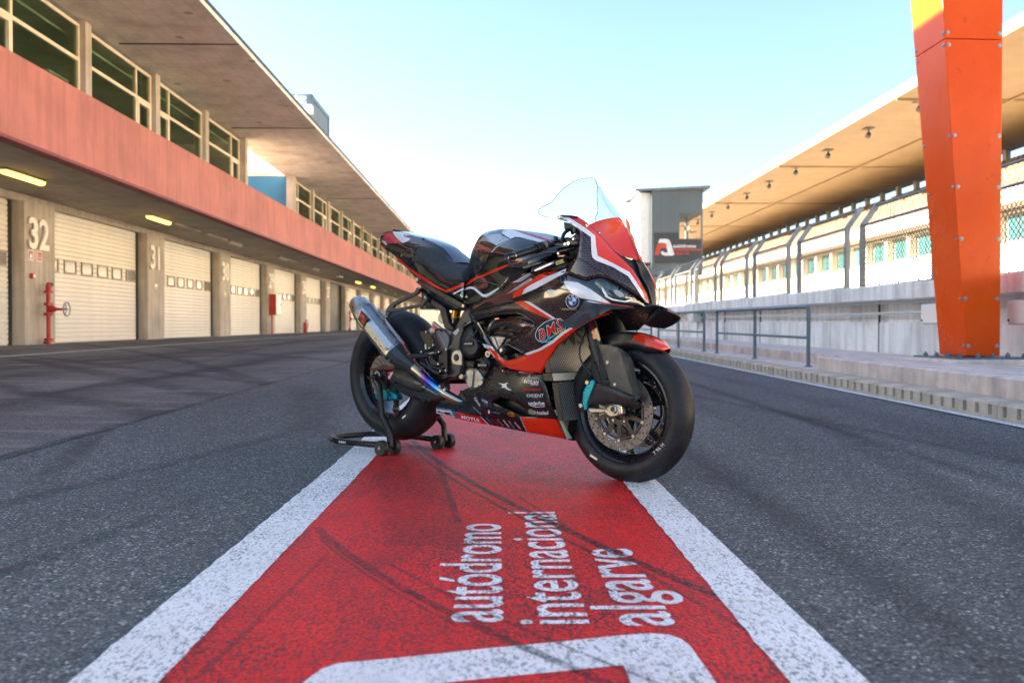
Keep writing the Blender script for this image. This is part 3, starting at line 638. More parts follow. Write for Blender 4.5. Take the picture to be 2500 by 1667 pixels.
e = empty('alarm_beacon', (-11.095, 21.1, 1.87)); tag(e, 'small red alarm call point on the pillar numbered 32', 'alarm'); MB().box(0, .08, 0, .12, 0, .12).build('case', MT['red'], e, bev=.01); MB().box(.081, .09, .02, .1, .02, .1).build('face', MT['white'], e)
for i in (1, 2, 3):
    e = empty('notice_plate', (-11.095, P0 + PP * i + .55, 1.95 + .03 * i)); tag(e, ['', 'small pale notice with a red stripe on the pillar numbered 31', 'small pale notice below the number 30', 'small pale notice above the hose cabinet'][i], 'notice', 'notices on the garage pillars'); MB().box(0, .01, 0, .22, 0, .16).build('plate', MT['white'], e); MB().box(.0105, .013, .02, .2, .02, .05).build('stripe', MT['sign_red'], e)
yc = P0 + PP * 3 + .25; zc = gz(-11, yc); e = empty('hose_cabinet', (-11.09, yc, zc)); tag(e, 'red fire hose cabinet with a white door on the pillar numbered 29', 'cabinet')
MB().box(0, .34, 0, 1.0, .95, 1.95).build('case', MT['red'], e, bev=.01); MB().box(.341, .36, .02, .98, .97, 1.93).build('door', MT['white'], e); MB().tube([(.12, .1, 0), (.12, .1, .95)], .035, 8).build('supply_pipe', MT['red'], e); MB().box(.361, .375, .85, .9, 1.4, 1.52).build('handle', MT['dark'], e)
ye = P0 + PP * 4 + .5; e = empty('fire_extinguisher', (-10.95, ye, gz(-11, ye))); tag(e, 'red fire extinguisher standing by the pillar numbered 28', 'fire extinguisher')
MB().lathe([(0, 0), (.09, 0), (.1, .02), (.1, .5), (.07, .58), (.03, .6), (.03, .66), (0, .66)], (0, 0, 0), (0, 0, 1), 14).build('cylinder', MT['red'], e, 40); MB().box(-.02, .12, -.02, .02, .665, .72).build('valve', MT['dark'], e); MB().tube([(.1, 0, .68), (.16, 0, .5), (.13, 0, .25)], .015, 6).build('hose', MT['dark'], e)
# on the roof
bb = empty('roof_billboard', (-5.95, 28.1, 7.12)); tag(bb, 'back of a framed billboard standing on the roof edge', 'billboard')
MB().box(-.06, .06, 0, 2.85, .0, .98).build('panel', MT['panel_grey'], bb)
for (a0, a1, c0, c1) in ((0, 2.85, .86, .99), (0, 2.85, -.02, .06), (-.02, .1, -.02, .99), (2.75, 2.87, -.02, .99)): MB().box(-.09, .09, a0, a1, c0, c1).build('frame_bar', MT['post'], bb)
for p in (((-.8, 0, 0), (0, 0, .95)), ((-.8, 0, 0), (-.8, -.1, .95)), ((-.8, -.1, .95), (0, 0, .95)), ((-.3, -.4, 0), (-.3, -.4, .9)), ((-.8, .6, 0), (0, .6, .9))): MB().tube(p, .025, 6).build('strut', MT['fence'], bb)
def flood(x, y, z, lab):
    e = empty('floodlight', (x, y, z)); tag(e, lab, 'floodlight', 'floodlights on the roof edge'); MB().box(-.1, .1, -.16, .16, .16, .4).build('head', MT['white'], e, bev=.01); MB().tube([(0, 0, 0), (0, 0, .16)], .02, 6).build('bracket', MT['fence'], e)
flood(-5.7, 26.9, 6.86 + GL * 27 + .07, 'white floodlight on the roof edge below the billboard'); flood(-5.7, 44, 6.86 + GL * 44 + .07, 'small floodlight farther along the roof edge'); flood(-5.7, 57.5, 6.86 + GL * 57.5 + .07, 'farthest small floodlight on the roof edge above the motorcycle tail')
# ================================================================ motorcycle
import numpy as np
from mathutils.geometry import delaunay_2d_cdt
BR0 = Vector((-.52, 4.65, 0)); BF = Vector((.749, -.662, 0)).normalized(); BRT = Vector((BF.y, -BF.x, 0))
bike = empty('motorcycle', BR0, math.atan2(BF.y, BF.x))
tag(bike, 'black red and white racing motorcycle with clear windscreen propped on a rear stand', 'motorcycle')
ZS = dict(B=(840, 400, 1.96), C2=(850, 500, 3.92), C3=(1200, 420, 3.484), C4=(800, 700, 3.733), C5=(1050, 760, 4.6125), C6=(1300, 740, 3.409),
          D1=(1080, 540, 6.533), D2=(1060, 700, 6.535), D3=(920, 800, 7.468), D4=(1380, 500, 5.228))
def PT(s):      # 'B 10,20 30,40,.1 D1 5,6' -> photo pixels (and lateral offset)
    out = []; z = ZS['B']
    for t in s.split():
        if t in ZS: z = ZS[t]; continue
        q = [float(a) for a in t.split(',')]; out.append(tuple([z[0] + q[0] / z[2], z[1] + q[1] / z[2]] + q[2:]))
    return out
def UP3(px, py, v):     # pixel onto the plane v metres right of the bike's centre plane, in bike coordinates (forward, left, up)
    d = ray(px, py); t = (v - (CO - BR0).dot(BRT)) / d.dot(BRT); p = CO + d * t - BR0
    return Vector((p.dot(BF), -v, p.z))
def tps(c):
    c = [tuple(p) for p in c]; n = len(c); X = np.array([(p[0], p[1]) for p in c]) / 100.0; V = np.array([p[2] for p in c])
    def ph(r2): return np.where(r2 > 1e-12, .5 * r2 * np.log(np.maximum(r2, 1e-12)), 0)
    d2 = ((X[:, None] - X[None]) ** 2).sum(-1); A = np.zeros((n + 3, n + 3)); A[:n, :n] = ph(d2) + np.eye(n) * .02
    A[:n, n] = 1; A[:n, n + 1:] = X; A[n, :n] = 1; A[n + 1:, :n] = X.T
    s_ = np.linalg.lstsq(A, np.concatenate([V, [0, 0, 0]]), rcond=None)[0]
    def F(px, py):
        q = np.array((px, py)) / 100.0; r2 = ((X - q) ** 2).sum(1); return float((s_[:n] * ph(r2)).sum() + s_[n] + s_[n + 1] * q[0] + s_[n + 2] * q[1])
    return F
def resample(loop, step):
    out = []
    for i in range(len(loop)):
        a, b = loop[i], loop[(i + 1) % len(loop)]; k = max(1, int(math.hypot(b[0] - a[0], b[1] - a[1]) / step + .5))
        for j in range(k): out.append((a[0] + (b[0] - a[0]) * j / k, a[1] + (b[1] - a[1]) * j / k))
    return out
def rounded(loop, it=1):
    for _ in range(it):
        o = []
        for i in range(len(loop)):
            a, b = loop[i], loop[(i + 1) % len(loop)]; o += [(a[0] * .78 + b[0] * .22, a[1] * .78 + b[1] * .22), (a[0] * .22 + b[0] * .78, a[1] * .22 + b[1] * .78)]
        loop = o
    return loop
def inside(p, loop):
    c = False; x, y = p; n = len(loop); j = n - 1
    for i in range(n):
        if (loop[i][1] > y) != (loop[j][1] > y) and x < (loop[j][0] - loop[i][0]) * (y - loop[i][1]) / (loop[j][1] - loop[i][1]) + loop[i][0]: c = not c
        j = i
    return c
def bdist(p, arr):
    a, b = arr; q = np.array(p); ab = b - a; t = np.clip(((q - a) * ab).sum(1) / np.maximum((ab ** 2).sum(1), 1e-9), 0, 1)
    return float(np.sqrt((((a + ab * t[:, None]) - q) ** 2).sum(1).min()))
def segs(loops):
    a = []; b = []
    for l in loops:
        for i in range(len(l)): a.append(l[i][:2]); b.append(l[(i + 1) % len(l)][:2])
    return np.array(a, float), np.array(b, float)
def fill2d(outline, holes=(), step=6):
    loops = [resample([p[:2] for p in outline], step)] + [resample([p[:2] for p in h], step) for h in holes]; arr = segs(loops)
    vs = []; es = []
    for l in loops:
        n0 = len(vs); vs += l; es += [(n0 + i, n0 + (i + 1) % len(l)) for i in range(len(l))]
    xs = [p[0] for p in loops[0]]; ys = [p[1] for p in loops[0]]; r_ = 0; y = min(ys)
    while y < max(ys):
        x = min(xs) + (step / 2 if r_ % 2 else 0)
        while x < max(xs):
            if inside((x, y), loops[0]) and not any(inside((x, y), h) for h in loops[1:]) and bdist((x, y), arr) > step * .55: vs.append((x, y))
            x += step
        y += step * .87; r_ += 1
    V, E_, Fc, *_ = delaunay_2d_cdt([Vector(p) for p in vs], es, [], 0, 1e-4)
    keep = []
    for f in Fc:
        c = ((V[f[0]].x + V[f[1]].x + V[f[2]].x) / 3, (V[f[0]].y + V[f[1]].y + V[f[2]].y) / 3)
        if inside(c, loops[0]) and not any(inside(c, h) for h in loops[1:]): keep.append(tuple(f))
    return [(p.x, p.y) for p in V], keep, arr
def both(name, vs, fs, mat, parent, mirror, smooth=50, mparent=None):
    me = bpy.data.meshes.new(name); me.from_pydata([tuple(v) for v in vs], [], fs); me.materials.append(mat)
    b = bmesh.new(); b.from_mesh(me); bmesh.ops.remove_doubles(b, verts=b.verts, dist=1e-5)
    ctr = sum((v.co for v in b.verts), Vector()) / max(1, len(b.verts)); b.to_mesh(me); b.free()
    o = link(name, me, parent, smooth)
    if mirror:
        m2 = me.copy(); m2.transform(Matrix.Diagonal((1, -1, 1, 1))); m2.flip_normals(); o2 = bpy.data.objects.new(name, m2); COL.objects.link(o2); o2.parent = mparent or parent; o['twin'] = o2.name
    return o
def panel(name, outline, ctrl, mat, parent=None, holes=(), step=6, thick=.004, roll=.006, rollpx=9, mirror=True, rnd=0, smooth=48):
    parent = parent or bike
    if isinstance(outline, str): outline = PT(outline)
    if rnd: outline = rounded(outline, rnd)
    hs = [PT(h) if isinstance(h, str) else h for h in holes]; F = tps(PT(ctrl)) if isinstance(ctrl, str) else ctrl
    p2, tri, arr = fill2d(outline, hs, step)
    def G(px, py):
        d = bdist((px, py), arr) if roll else 99; t = max(0, 1 - d / rollpx); return F(px, py) - roll * t * t
    front = [UP3(x, y, G(x, y)) for x, y in p2]
    # orient towards the camera
    def flip(t):
        a, b, c = (front[i] for i in t); n = (b - a).cross(c - a)
        return t if n.y < 0 or (abs(n.y) < 1e-12) else t[::-1]
    tri = [flip(t) for t in tri]; n = len(front)
    cnt = {}
    for t in tri:
        for i in range(3):
            e = (t[i], t[(i + 1) % 3]); cnt[e] = 1
    back = [p + Vector((0, thick, 0)) for p in front]
    fs = tri + [tuple(i + n for i in t[::-1]) for t in tri] + [(a, a + n, b + n, b) for (a, b) in cnt if (b, a) not in cnt]
    o = both(name, front + back, fs, mat, parent, mirror, smooth)
    o2 = bpy.data.objects.get(o['twin']) if mirror else None
    if mirror: del o['twin']
    return o, G, o2
def decal(name, poly, G, mat, parent, parent2=None, off=.0016, step=9, holes=(), rnd=0):
    pl_ = PT(poly) if isinstance(poly, str) else poly
    if rnd: pl_ = rounded(pl_, rnd)
    p2, tri, arr = fill2d(pl_, [PT(h) if isinstance(h, str) else h for h in holes], step)
    vs = [UP3(x, y, G(x, y) + off) for x, y in p2]
    tri = [t if (vs[t[1]] - vs[t[0]]).cross(vs[t[2]] - vs[t[0]]).y < 0 else t[::-1] for t in tri]
    o = both(name, vs, tri, mat, parent, parent2 is not None, 60, parent2)
    if 'twin' in o: del o['twin']
    return o
def words(txt, G, a, b, h, mat, parent, bold=.01, shear=0, off=.0026, up=None, spacing=1.0, name='lettering'):
    a, b = PT(a)[0], PT(b)[0]; vs, fs, (x0, x1, y0, y1) = text_mesh(txt, bold, shear, spacing, res=2)
    ax = (b[0] - a[0], b[1] - a[1]); L = math.hypot(*ax); ux, uy = ax[0] / L, ax[1] / L; nx, ny = (uy, -ux) if up is None else up
    H_ = h; s_ = H_ / .72; out = []
    for v in vs:
        t = (v.x - x0) / (x1 - x0) * L; q = (v.y) * s_; px = a[0] + ux * t + nx * q; py = a[1] + uy * t + ny * q; out.append(UP3(px, py, G(px, py) + off))
    fs2 = []
    for f in fs:
        nn = (out[f[1]] - out[f[0]]).cross(out[f[2]] - out[f[0]]); fs2.append(f if nn.y < 0 else f[::-1])
    m = MB(); m.add(out, fs2); return m.build(name, mat, parent, fixn=False)
def plate(name, outline, v0, v1, mat, parent=None, bev=.003, mirror=False, rnd=0, holes=()):
    o_ = PT(outline) if isinstance(outline, str) else outline
    if rnd: o_ = rounded(o_, rnd)
    pts = [UP3(p[0], p[1], v0) for p in o_]
    b = MB().prism(pts, (0, v0 - v1, 0)); o = b.build(name, mat, parent or bike, bev=bev)
    if mirror:
        m2 = o.data.copy(); m2.transform(Matrix.Diagonal((1, -1, 1, 1))); m2.flip_normals(); link(name, m2, parent or bike, bev=bev)
    return o
def cyl(name, p, v, r_, ln, mat, parent=None, n=20, bevel=.15, ax=(0, -1, 0), prof=None, smooth=40):
    c = UP3(*PT(p)[0][:2], v) if isinstance(p, str) else Vector(p); b_ = min(r_ * bevel, ln * .4)
    b = MB().lathe(prof or [(0, -ln), (r_, -ln), (r_, -b_), (r_ - b_, 0), (0, 0)], c, ax, n); return b.build(name, mat, parent or bike, smooth)
def bolt(p, v, r_=.007, parent=None, mat=None): return cyl('bolt', p, v, r_, .006, mat or MT['bolt'], parent, 10, .3, prof=[(r_, -.004), (r_, 0), (r_ * .8, .003), (r_ * .45, .003), (r_ * .4, .0), (0, .0)])
def hose(name, s, r_, mat, parent=None, n=8):
    pts = [UP3(*p) for p in PT(s)]
    # Catmull-Rom smoothing
    out = []
    for i in range(len(pts) - 1):
        p0, p1, p2_, p3 = pts[max(0, i - 1)], pts[i], pts[i + 1], pts[min(len(pts) - 1, i + 2)]
        for k in range(4):
            t = k / 4; out.append(.5 * ((2 * p1) + (p2_ - p0) * t + (2 * p0 - 5 * p1 + 4 * p2_ - p3) * t * t + (3 * p1 - p0 - 3 * p2_ + p3) * t ** 3))
    out.append(pts[-1]); return MB().tube(out, r_, n).build(name, mat, parent or bike, 60)
def bridge(name, line, G, mat, parent=None, crown=.006, n=6, end=None):
    ps = [UP3(p[0], p[1], max(.002, G(p[0], p[1]))) for p in (PT(line) if isinstance(line, str) else line)]
    b = MB()
    for p in ps:
        for k in range(n + 1):
            t = 2 * k / n - 1; b.v.append((p.x, p.y * -t if False else -abs(p.y) * -t, p.z + crown * (1 - t * t)))
    m = n + 1; b.f = [(i * m + j, i * m + j + 1, (i + 1) * m + j + 1, (i + 1) * m + j) for i in range(len(ps) - 1) for j in range(n)]; b.m = [0] * len(b.f)
    return b.build(name, mat, parent or bike, 50)

# ---- bike materials
def gloss(name, col, rough=.12, coat=1.0, hexp=0, carbon=0, flake=.0):
    m, nt, p = newmat(name); tc = N(nt, 'ShaderNodeTexCoord').outputs['Object']
    c = mix(nt, ramp(nt, noise(nt, 7, 5, .6, tc), [(.35, 0.0), (.7, .5)]), tuple(x * .85 for x in col), tuple(min(1, x * 1.1) for x in col))
    sx = N(nt, 'ShaderNodeSeparateXYZ'); nt.links.new(tc, sx.inputs[0])
    if hexp:
        x = M(nt, 'DIVIDE', sx.outputs[0], hexp); y = M(nt, 'DIVIDE', sx.outputs[2], hexp); q3 = math.sqrt(3)
        def cell(ox, oy):
            a = M(nt, 'SUBTRACT', M(nt, 'FLOORED_MODULO', M(nt, 'ADD', x, ox), 1.0), .5); b_ = M(nt, 'SUBTRACT', M(nt, 'FLOORED_MODULO', M(nt, 'ADD', y, oy), q3), q3 / 2)
            return a, b_, M(nt, 'ADD', M(nt, 'MULTIPLY', a, a), M(nt, 'MULTIPLY', b_, b_))
        a1, b1, d1 = cell(0, 0); a2, b2, d2 = cell(.5, q3 / 2); s_ = M(nt, 'LESS_THAN', d1, d2)
        def sel(u_, w_): return M(nt, 'ADD', M(nt, 'MULTIPLY', u_, s_), M(nt, 'MULTIPLY', w_, M(nt, 'SUBTRACT', 1.0, s_)))
        gx = M(nt, 'ABSOLUTE', sel(a1, a2)); gy = M(nt, 'ABSOLUTE', sel(b1, b2))
        hd = M(nt, 'MAXIMUM', gx, M(nt, 'ADD', M(nt, 'MULTIPLY', gx, .5), M(nt, 'MULTIPLY', gy, q3 / 2)))
        c = mix(nt, M(nt, 'MULTIPLY', M(nt, 'GREATER_THAN', hd, .455), .85), c, (.22, .055, .035))
    if carbon:
        ck = N(nt, 'ShaderNodeTexChecker'); ck.inputs['Scale'].default_value = carbon
        mp = N(nt, 'ShaderNodeMapping'); mp.inputs['Rotation'].default_value = (0, .6, 0); nt.links.new(tc, mp.inputs[0]); nt.links.new(mp.outputs[0], ck.inputs[0])
        c = mix(nt, M(nt, 'MULTIPLY', ck.outputs['Fac'], .7), c, tuple(min(1, x * 3.2) for x in col))
    nt.links.new(c, p.inputs['Base Color']); nt.links.new(ramp(nt, noise(nt, 30, 4, .6, tc), [(.3, max(.02, rough - .05)), (.7, rough + .07)]), p.inputs['Roughness'])
    p.inputs['Coat Weight'].default_value = coat; p.inputs['Coat Roughness'].default_value = .03
    return m
MT.update(
    black=gloss('gloss_black', (.012, .012, .014)), hexb=gloss('hex_black', (.010, .011, .014), .24, .5, .0125), satin=gloss('satin_black', (.014, .014, .016), .42, .12), carbon=gloss('carbon_weave', (.012, .012, .013), .25, .8, 0, 260), carbonm=gloss('carbon_satin', (.016, .017, .018), .38, .25, 0, 300),
    redg=gloss('gloss_red', (.74, .034, .008), .2, .6), bellyb=gloss('belly_black', (.009, .009, .011), .28, .15), whiteg=gloss('gloss_white', (.78, .79, .82), .18), darkred=gloss('deep_red', (.30, .012, .018), .18), pinkred=gloss('candy_red', (.50, .05, .09), .16), silver=gloss('silver_paint', (.46, .46, .50), .25),
    guardm=simple('guard_satin', (.036, .040, .044), .4, var=.15, scale=18, bmp=.1, bscale=250), matte=simple('matte_black', (.020, .021, .023), .5, var=.2, scale=20, bmp=.15, bscale=300), bmetal=simple('black_anodised', (.022, .022, .025), .32, .5, var=.2, scale=20), alu=simple('aluminium', (.36, .35, .33), .32, 1, var=.1, scale=25), cast=simple('cast_aluminium', (.40, .38, .35), .45, .9, var=.2, scale=30, bmp=.2, bscale=200),
    bolt=simple('bolt_steel', (.40, .40, .40), .3, 1, var=.1), ti=simple('titanium', (.46, .44, .42), .32, 1, var=.1, scale=14), disc=simple('disc_steel', (.15, .138, .13), .45, .7, var=.15, scale=30), carrier=simple('disc_carrier', (.05, .042, .04), .4, .6), teal=MT['teal'], tealc=simple('teal_anodised', (.015, .25, .36), .3, .7, var=.12, scale=40),
    rubber=None, seat=simple('seat_foam', (.035, .040, .046), .85, var=.25, scale=60, bmp=.3, bscale=500), rim=simple('rim_black', (.014, .014, .016), .28, .3, var=.2, scale=20, coat=.3), screen=glass('clear_screen', (.94, .95, .96), .8), lens=None, seat2=simple('mudguard_black', (.009, .009, .010), .42, var=.2, scale=20), brown=simple('brown_anodised', (.12, .035, .025), .4, .5),
    yellow=simple('yellow_sticker', (.75, .62, .16), .5), gold=simple('gold_ano', (.62, .33, .07), .3, .9), blueg=gloss('gloss_blue', (.02, .22, .52), .2), cyan=gloss('cyan_paint', (.04, .50, .60), .2), green=gloss('dark_green', (.012, .05, .042), .2), navy=gloss('navy', (.03, .035, .14), .2), orangeg=gloss('orange_print', (.75, .28, .02), .25), greyp=gloss('grey_print', (.32, .32, .34), .3), inkred=gloss('red_print', (.62, .015, .02), .2), olive=simple('olive_print', (.22, .24, .16), .5), tan=simple('tan_cooler', (.80, .70, .52), .6, 0))
def rubber():
    m, nt, p = newmat('tyre_rubber'); tc = N(nt, 'ShaderNodeTexCoord').outputs['Object']
    c = ramp(nt, noise(nt, 12, 5, .65, tc), [(.3, (.010, .010, .012)), (.7, (.026, .026, .029))]); c = mix(nt, ramp(nt, noise(nt, 160, 2, .5, tc), [(.60, 0.0), (.72, .5)]), c, (.07, .07, .075))
    nt.links.new(c, p.inputs['Base Color']); nt.links.new(ramp(nt, noise(nt, 8, 4, .6, tc), [(.3, .42), (.7, .62)]), p.inputs['Roughness']); p.inputs['Specular IOR Level'].default_value = .3; bump(nt, p, noise(nt, 260, 3, .6, tc), .15, .002); return m
MT['rubber'] = rubber()
def lens():
    m, nt, p = newmat('lamp_lens'); p.inputs['Base Color'].default_value = (.02, .028, .03, 1); p.inputs['Roughness'].default_value = .03; p.inputs['Coat Weight'].default_value = 1; p.inputs['Specular IOR Level'].default_value = .9
    nt.links.new(ramp(nt, noise(nt, 24, 3), [(.4, (.012, .018, .02)), (.7, (.05, .065, .065))]), p.inputs['Base Color']); return m
MT['lens'] = lens()
def heat():
    m, nt, p = newmat('heat_tinted_titanium'); tc = N(nt, 'ShaderNodeTexCoord').outputs['Object']; sx = N(nt, 'ShaderNodeSeparateXYZ'); nt.links.new(tc, sx.inputs[0])
    f = M(nt, 'ADD', M(nt, 'DIVIDE', M(nt, 'SUBTRACT', sx.outputs[0], .30), .28), M(nt, 'MULTIPLY', M(nt, 'SUBTRACT', noise(nt, 30, 3, .5, tc), .5), .12))
    c = ramp(nt, f, [(0, (.42, .34, .26)), (.20, (.50, .36, .20)), (.27, (.40, .13, .40)), (.36, (.12, .12, .62)), (.52, (.05, .34, .68)), (.60, (.52, .46, .30)), (.75, (.50, .38, .30)), (.9, (.42, .40, .36)), (1, (.25, .5, .6))])
    nt.links.new(c, p.inputs['Base Color']); p.inputs['Metallic'].default_value = 1; p.inputs['Roughness'].default_value = .25; return m
MT['heat'] = heat()
def meshmat():
    m, nt, p = newmat('radiator_mesh'); tc = N(nt, 'ShaderNodeTexCoord').outputs['Object']; sx = N(nt, 'ShaderNodeSeparateXYZ'); nt.links.new(tc, sx.inputs[0])
    ay = M(nt, 'ABSOLUTE', M(nt, 'SUBTRACT', M(nt, 'FRACT', M(nt, 'MULTIPLY', M(nt, 'ADD', sx.outputs[1], sx.outputs[2]), 62.0)), .5)); az = M(nt, 'ABSOLUTE', M(nt, 'SUBTRACT', M(nt, 'FRACT', M(nt, 'MULTIPLY', M(nt, 'SUBTRACT', sx.outputs[1], sx.outputs[2]), 62.0)), .5))
    h = M(nt, 'MAXIMUM', ay, az); f = M(nt, 'GREATER_THAN', h, .28); nt.links.new(mix(nt, f, (.02, .02, .02), (.22, .22, .21)), p.inputs['Base Color']); nt.links.new(M(nt, 'MULTIPLY', f, .3), p.inputs['Metallic']); p.inputs['Roughness'].default_value = .4; bump(nt, p, h, .6, .003); return m
MT['mesh'] = meshmat()

# ---- wheels
AXF = Vector((1.437, 0, .303)); AXR = Vector((0, 0, .403)); YA_ = (0, 1, 0)
def ring_holes(name, ro, ri, rows_, th, c, mat, parent, cut=(), n=72):
    outer = [(ro * math.cos(2 * math.pi * k / n), ro * math.sin(2 * math.pi * k / n)) for k in range(n)]; inner = [(ri * math.cos(2 * math.pi * k / n), ri * math.sin(2 * math.pi * k / n)) for k in range(n)]
    holes = [inner] + [[(cx + r_ * math.cos(a), cy + r_ * math.sin(a)) for a in [2 * math.pi * j / 8 for j in range(8)]] for (cx, cy, r_) in rows_] + list(cut)
    vs = []; es = []
    for l in [outer] + holes:
        k0 = len(vs); vs += l; es += [(k0 + i, k0 + (i + 1) % len(l)) for i in range(len(l))]
    V, E_, Fc, *_ = delaunay_2d_cdt([Vector(p) for p in vs], es, [], 0, 1e-6); fs = []
    for f in Fc:
        q = ((V[f[0]].x + V[f[1]].x + V[f[2]].x) / 3, (V[f[0]].y + V[f[1]].y + V[f[2]].y) / 3)
        if inside(q, outer) and not any(inside(q, h) for h in holes): fs.append(tuple(f))
    n_ = len(V); fr = [Vector((c.x + p.x, c.y - th / 2, c.z + p.y)) for p in V]; bk = [p + Vector((0, th, 0)) for p in fr]; cnt = {(t[i], t[(i + 1) % 3]) for t in fs for i in range(3)}
    b = MB(); b.add(fr + bk, fs + [tuple(i + n_ for i in t[::-1]) for t in fs] + [(a, b_, b_ + n_, a + n_) for (a, b_) in cnt if (b_, a) not in cnt]); return b.build(name, mat, parent, 30)
def wheel(c, tyre, R_, hubw, ph, name, mirror_h=1.0):
    e = empty(name); e.parent = bike; e.location = c; o = Vector((0, 0, 0))
    prof = tyre + [(r_, -h) for r_, h in tyre[::-1][1:]]; MB().lathe(prof, o, YA_, 96).build('tyre', MT['rubber'], e, 50)
    hw = tyre[0][1] * -1
    rp = [(.224, -hw - .004), (.219, -hw + .006), (.202, -hw + .014), (.193, -.014), (.193, .014), (.202, hw - .014), (.219, hw - .006), (.224, hw + .004), (.214, hw + .006), (.197, hw - .006), (.183, .016), (.183, -.016), (.197, -hw + .006), (.214, -hw - .006)]
    MB().lathe(rp, o, YA_, 96, close=True).build('rim', MT['rim'], e, 35)
    MB().lathe([(0, -hubw), (.03, -hubw), (.036, -hubw * .8), (.046, -.02), (.046, .02), (.036, hubw * .8), (.03, hubw), (0, hubw)], o, YA_, 32).build('hub', MT['rim'], e, 35)
    for k in range(7):
        a = ph + 2 * math.pi * k / 7; d = Vector((math.cos(a), 0, math.sin(a))); t = Vector((-math.sin(a), 0, math.cos(a))); b = MB(); vs = []
        for (r_, w_, h_) in ((.040, .016, .020), (.075, .0105, .017), (.15, .009, .013), (.172, .011, .013), (.190, .022, .014)):
            ce = d * r_; vs += [ce - t * w_ + Vector((0, -h_, 0)), ce + t * w_ + Vector((0, -h_, 0)), ce + t * w_ + Vector((0, h_, 0)), ce - t * w_ + Vector((0, h_, 0))]
        fs = [(0, 1, 2, 3), (16, 19, 18, 17)] + [(i * 4 + j, i * 4 + (j + 1) % 4, i * 4 + 4 + (j + 1) % 4, i * 4 + 4 + j) for i in range(4) for j in range(4)]; b.add(vs, fs); b.build('spoke', MT['rim'], e, bev=.003)
    return e
fwh = wheel(AXF, [(.216, -.050), (.226, -.058), (.240, -.0625), (.256, -.0615), (.272, -.055), (.287, -.041), (.297, -.024), (.3025, -.008), (.303, 0)], .303, .06, .25, 'front_wheel')
rwh = wheel(AXR, [(.216, -.078), (.228, -.090), (.245, -.099), (.265, -.1005), (.288, -.093), (.310, -.075), (.328, -.050), (.339, -.022), (.342, 0)], .342, .09, .1, 'rear_wheel')
def disc_holes(ra, rb, n):
    return [(r_ * math.cos(t), r_ * math.sin(t), .0042) for k in range(n) for (r_, t) in ((rb - .007, 2 * math.pi * k / n), (ra + .008, 2 * math.pi * (k + .4) / n), ((ra + rb) / 2, 2 * math.pi * (k + .72) / n))]
def slots(r0, r1, n, hw):
    out = []
    for k in range(n):
        a = 2 * math.pi * k / n; out.append([((r * math.cos(a + s_)), (r * math.sin(a + s_))) for r, s_ in ((r0, -hw * .5), (r1, -hw), (r1, hw), (r0, hw * .5))])
    return out
for s_ in (-1, 1):
    ring_holes('brake_disc', .162, .122, disc_holes(.122, .162, 24), .005, Vector((0, s_ * .075, 0)), MT['disc'], fwh)
    ring_holes('disc_carrier', .117, .034, [], .006, Vector((0, s_ * .073, 0)), MT['carrier'], fwh, slots(.056, .109, 10, .235))
    for k in range(10):
        a = 2 * math.pi * (k + .5) / 10; cyl('bobbin', Vector((.1195 * math.cos(a), s_ * .082, .1195 * math.sin(a))), 0, .0075, .014, MT['bolt'], fwh, 10, ax=(0, s_, 0))
    for k in range(5):
        a = 2 * math.pi * k / 5 + .3; cyl('bolt', Vector((.047 * math.cos(a), s_ * .081, .047 * math.sin(a))), 0, .006, .01, MT['bolt'], fwh, 8, ax=(0, s_, 0))
ring_holes('brake_disc', .11, .062, disc_holes(.066, .11, 18), .005, Vector((0, -.098, 0)), MT['disc'], rwh)
ring_holes('disc_carrier', .064, .03, [], .006, Vector((0, -.096, 0)), MT['carrier'], rwh)
cyl('valve_stem', Vector((.0, -.02, -.185)), 0, .004, .03, MT['bmetal'], fwh, 8, ax=(.1, -.3, 1))
# sprocket and chain on the far side
ring_holes('sprocket', .10, .04, [], .006, Vector((0, .115, 0)), MT['gold'], rwh, slots(.055, .085, 5, .3))
# stickers and chalk on the tyres
Gt = lambda x, y: .0625
def on_tyre(name, poly, v, mat, par): 
    vs = [UP3(p[0], p[1], v) - (AXF if par is fwh else AXR) for p in PT(poly)]; MB().add(vs, [tuple(range(len(vs)))]).build(name, mat, par)
on_tyre('barcode_sticker', 'C6 482,1253 540,1292 533,1308 475,1270', .0635, MT['tan'], fwh)
on_tyre('barcode_sticker', 'C4 678,1186 716,1162 708,1182 680,1203', .100, MT['tan'], rwh)
o = words('7 96 H', lambda x, y: .0612, 'C6 1020,1262', 'C6 1098,1180', 9, MT['whiteg'], bike, .0); o.parent = fwh; o.location = -AXF
# ---- front fork, brakes, mudguard
for s_ in (1, -1):
    lo = Vector((1.415, -.103 * s_, .335)); mid = Vector((1.352, -.103 * s_, .53)); hi = Vector((1.225, -.103 * s_, .93))
    MB().tube([lo, mid], .0215, 16).build('fork_slider', MT['bmetal'], bike, 50); MB().tube([mid.lerp(lo, .1), mid, mid.lerp(hi, .12), mid.lerp(hi, .14), hi], [.027, .0275, .0275, .0275, .0275], 18).build('fork_tube', MT['matte'], bike, 50)
MB().tube([AXF + Vector((0, -.135, 0)), AXF + Vector((0, .135, 0))], .014, 14).build('front_axle', MT['alu'], bike)
Gf = lambda x, y: .133
decal('fork_sticker', 'C6 483,165 500,150 520,165 545,235 567,305 558,318 535,300 500,250', Gf, MT['green'], bike, None, 0, 5, rnd=1)
words('BMS', Gf, 'C6 535,292', 'C6 498,155', 9, MT['inkred'], bike, .02, off=.001)
gp, Gg, gp2 = panel('fork_guard', 'C6 548,342 650,348 712,372 745,460 775,560 838,768 700,716 645,694 600,520', 'C6 548,342,.146 712,372,.150 645,694,.150 838,768,.150 600,520,.149 775,560,.151', MT['guardm'], roll=.0015, rollpx=3, step=7, thick=.006)
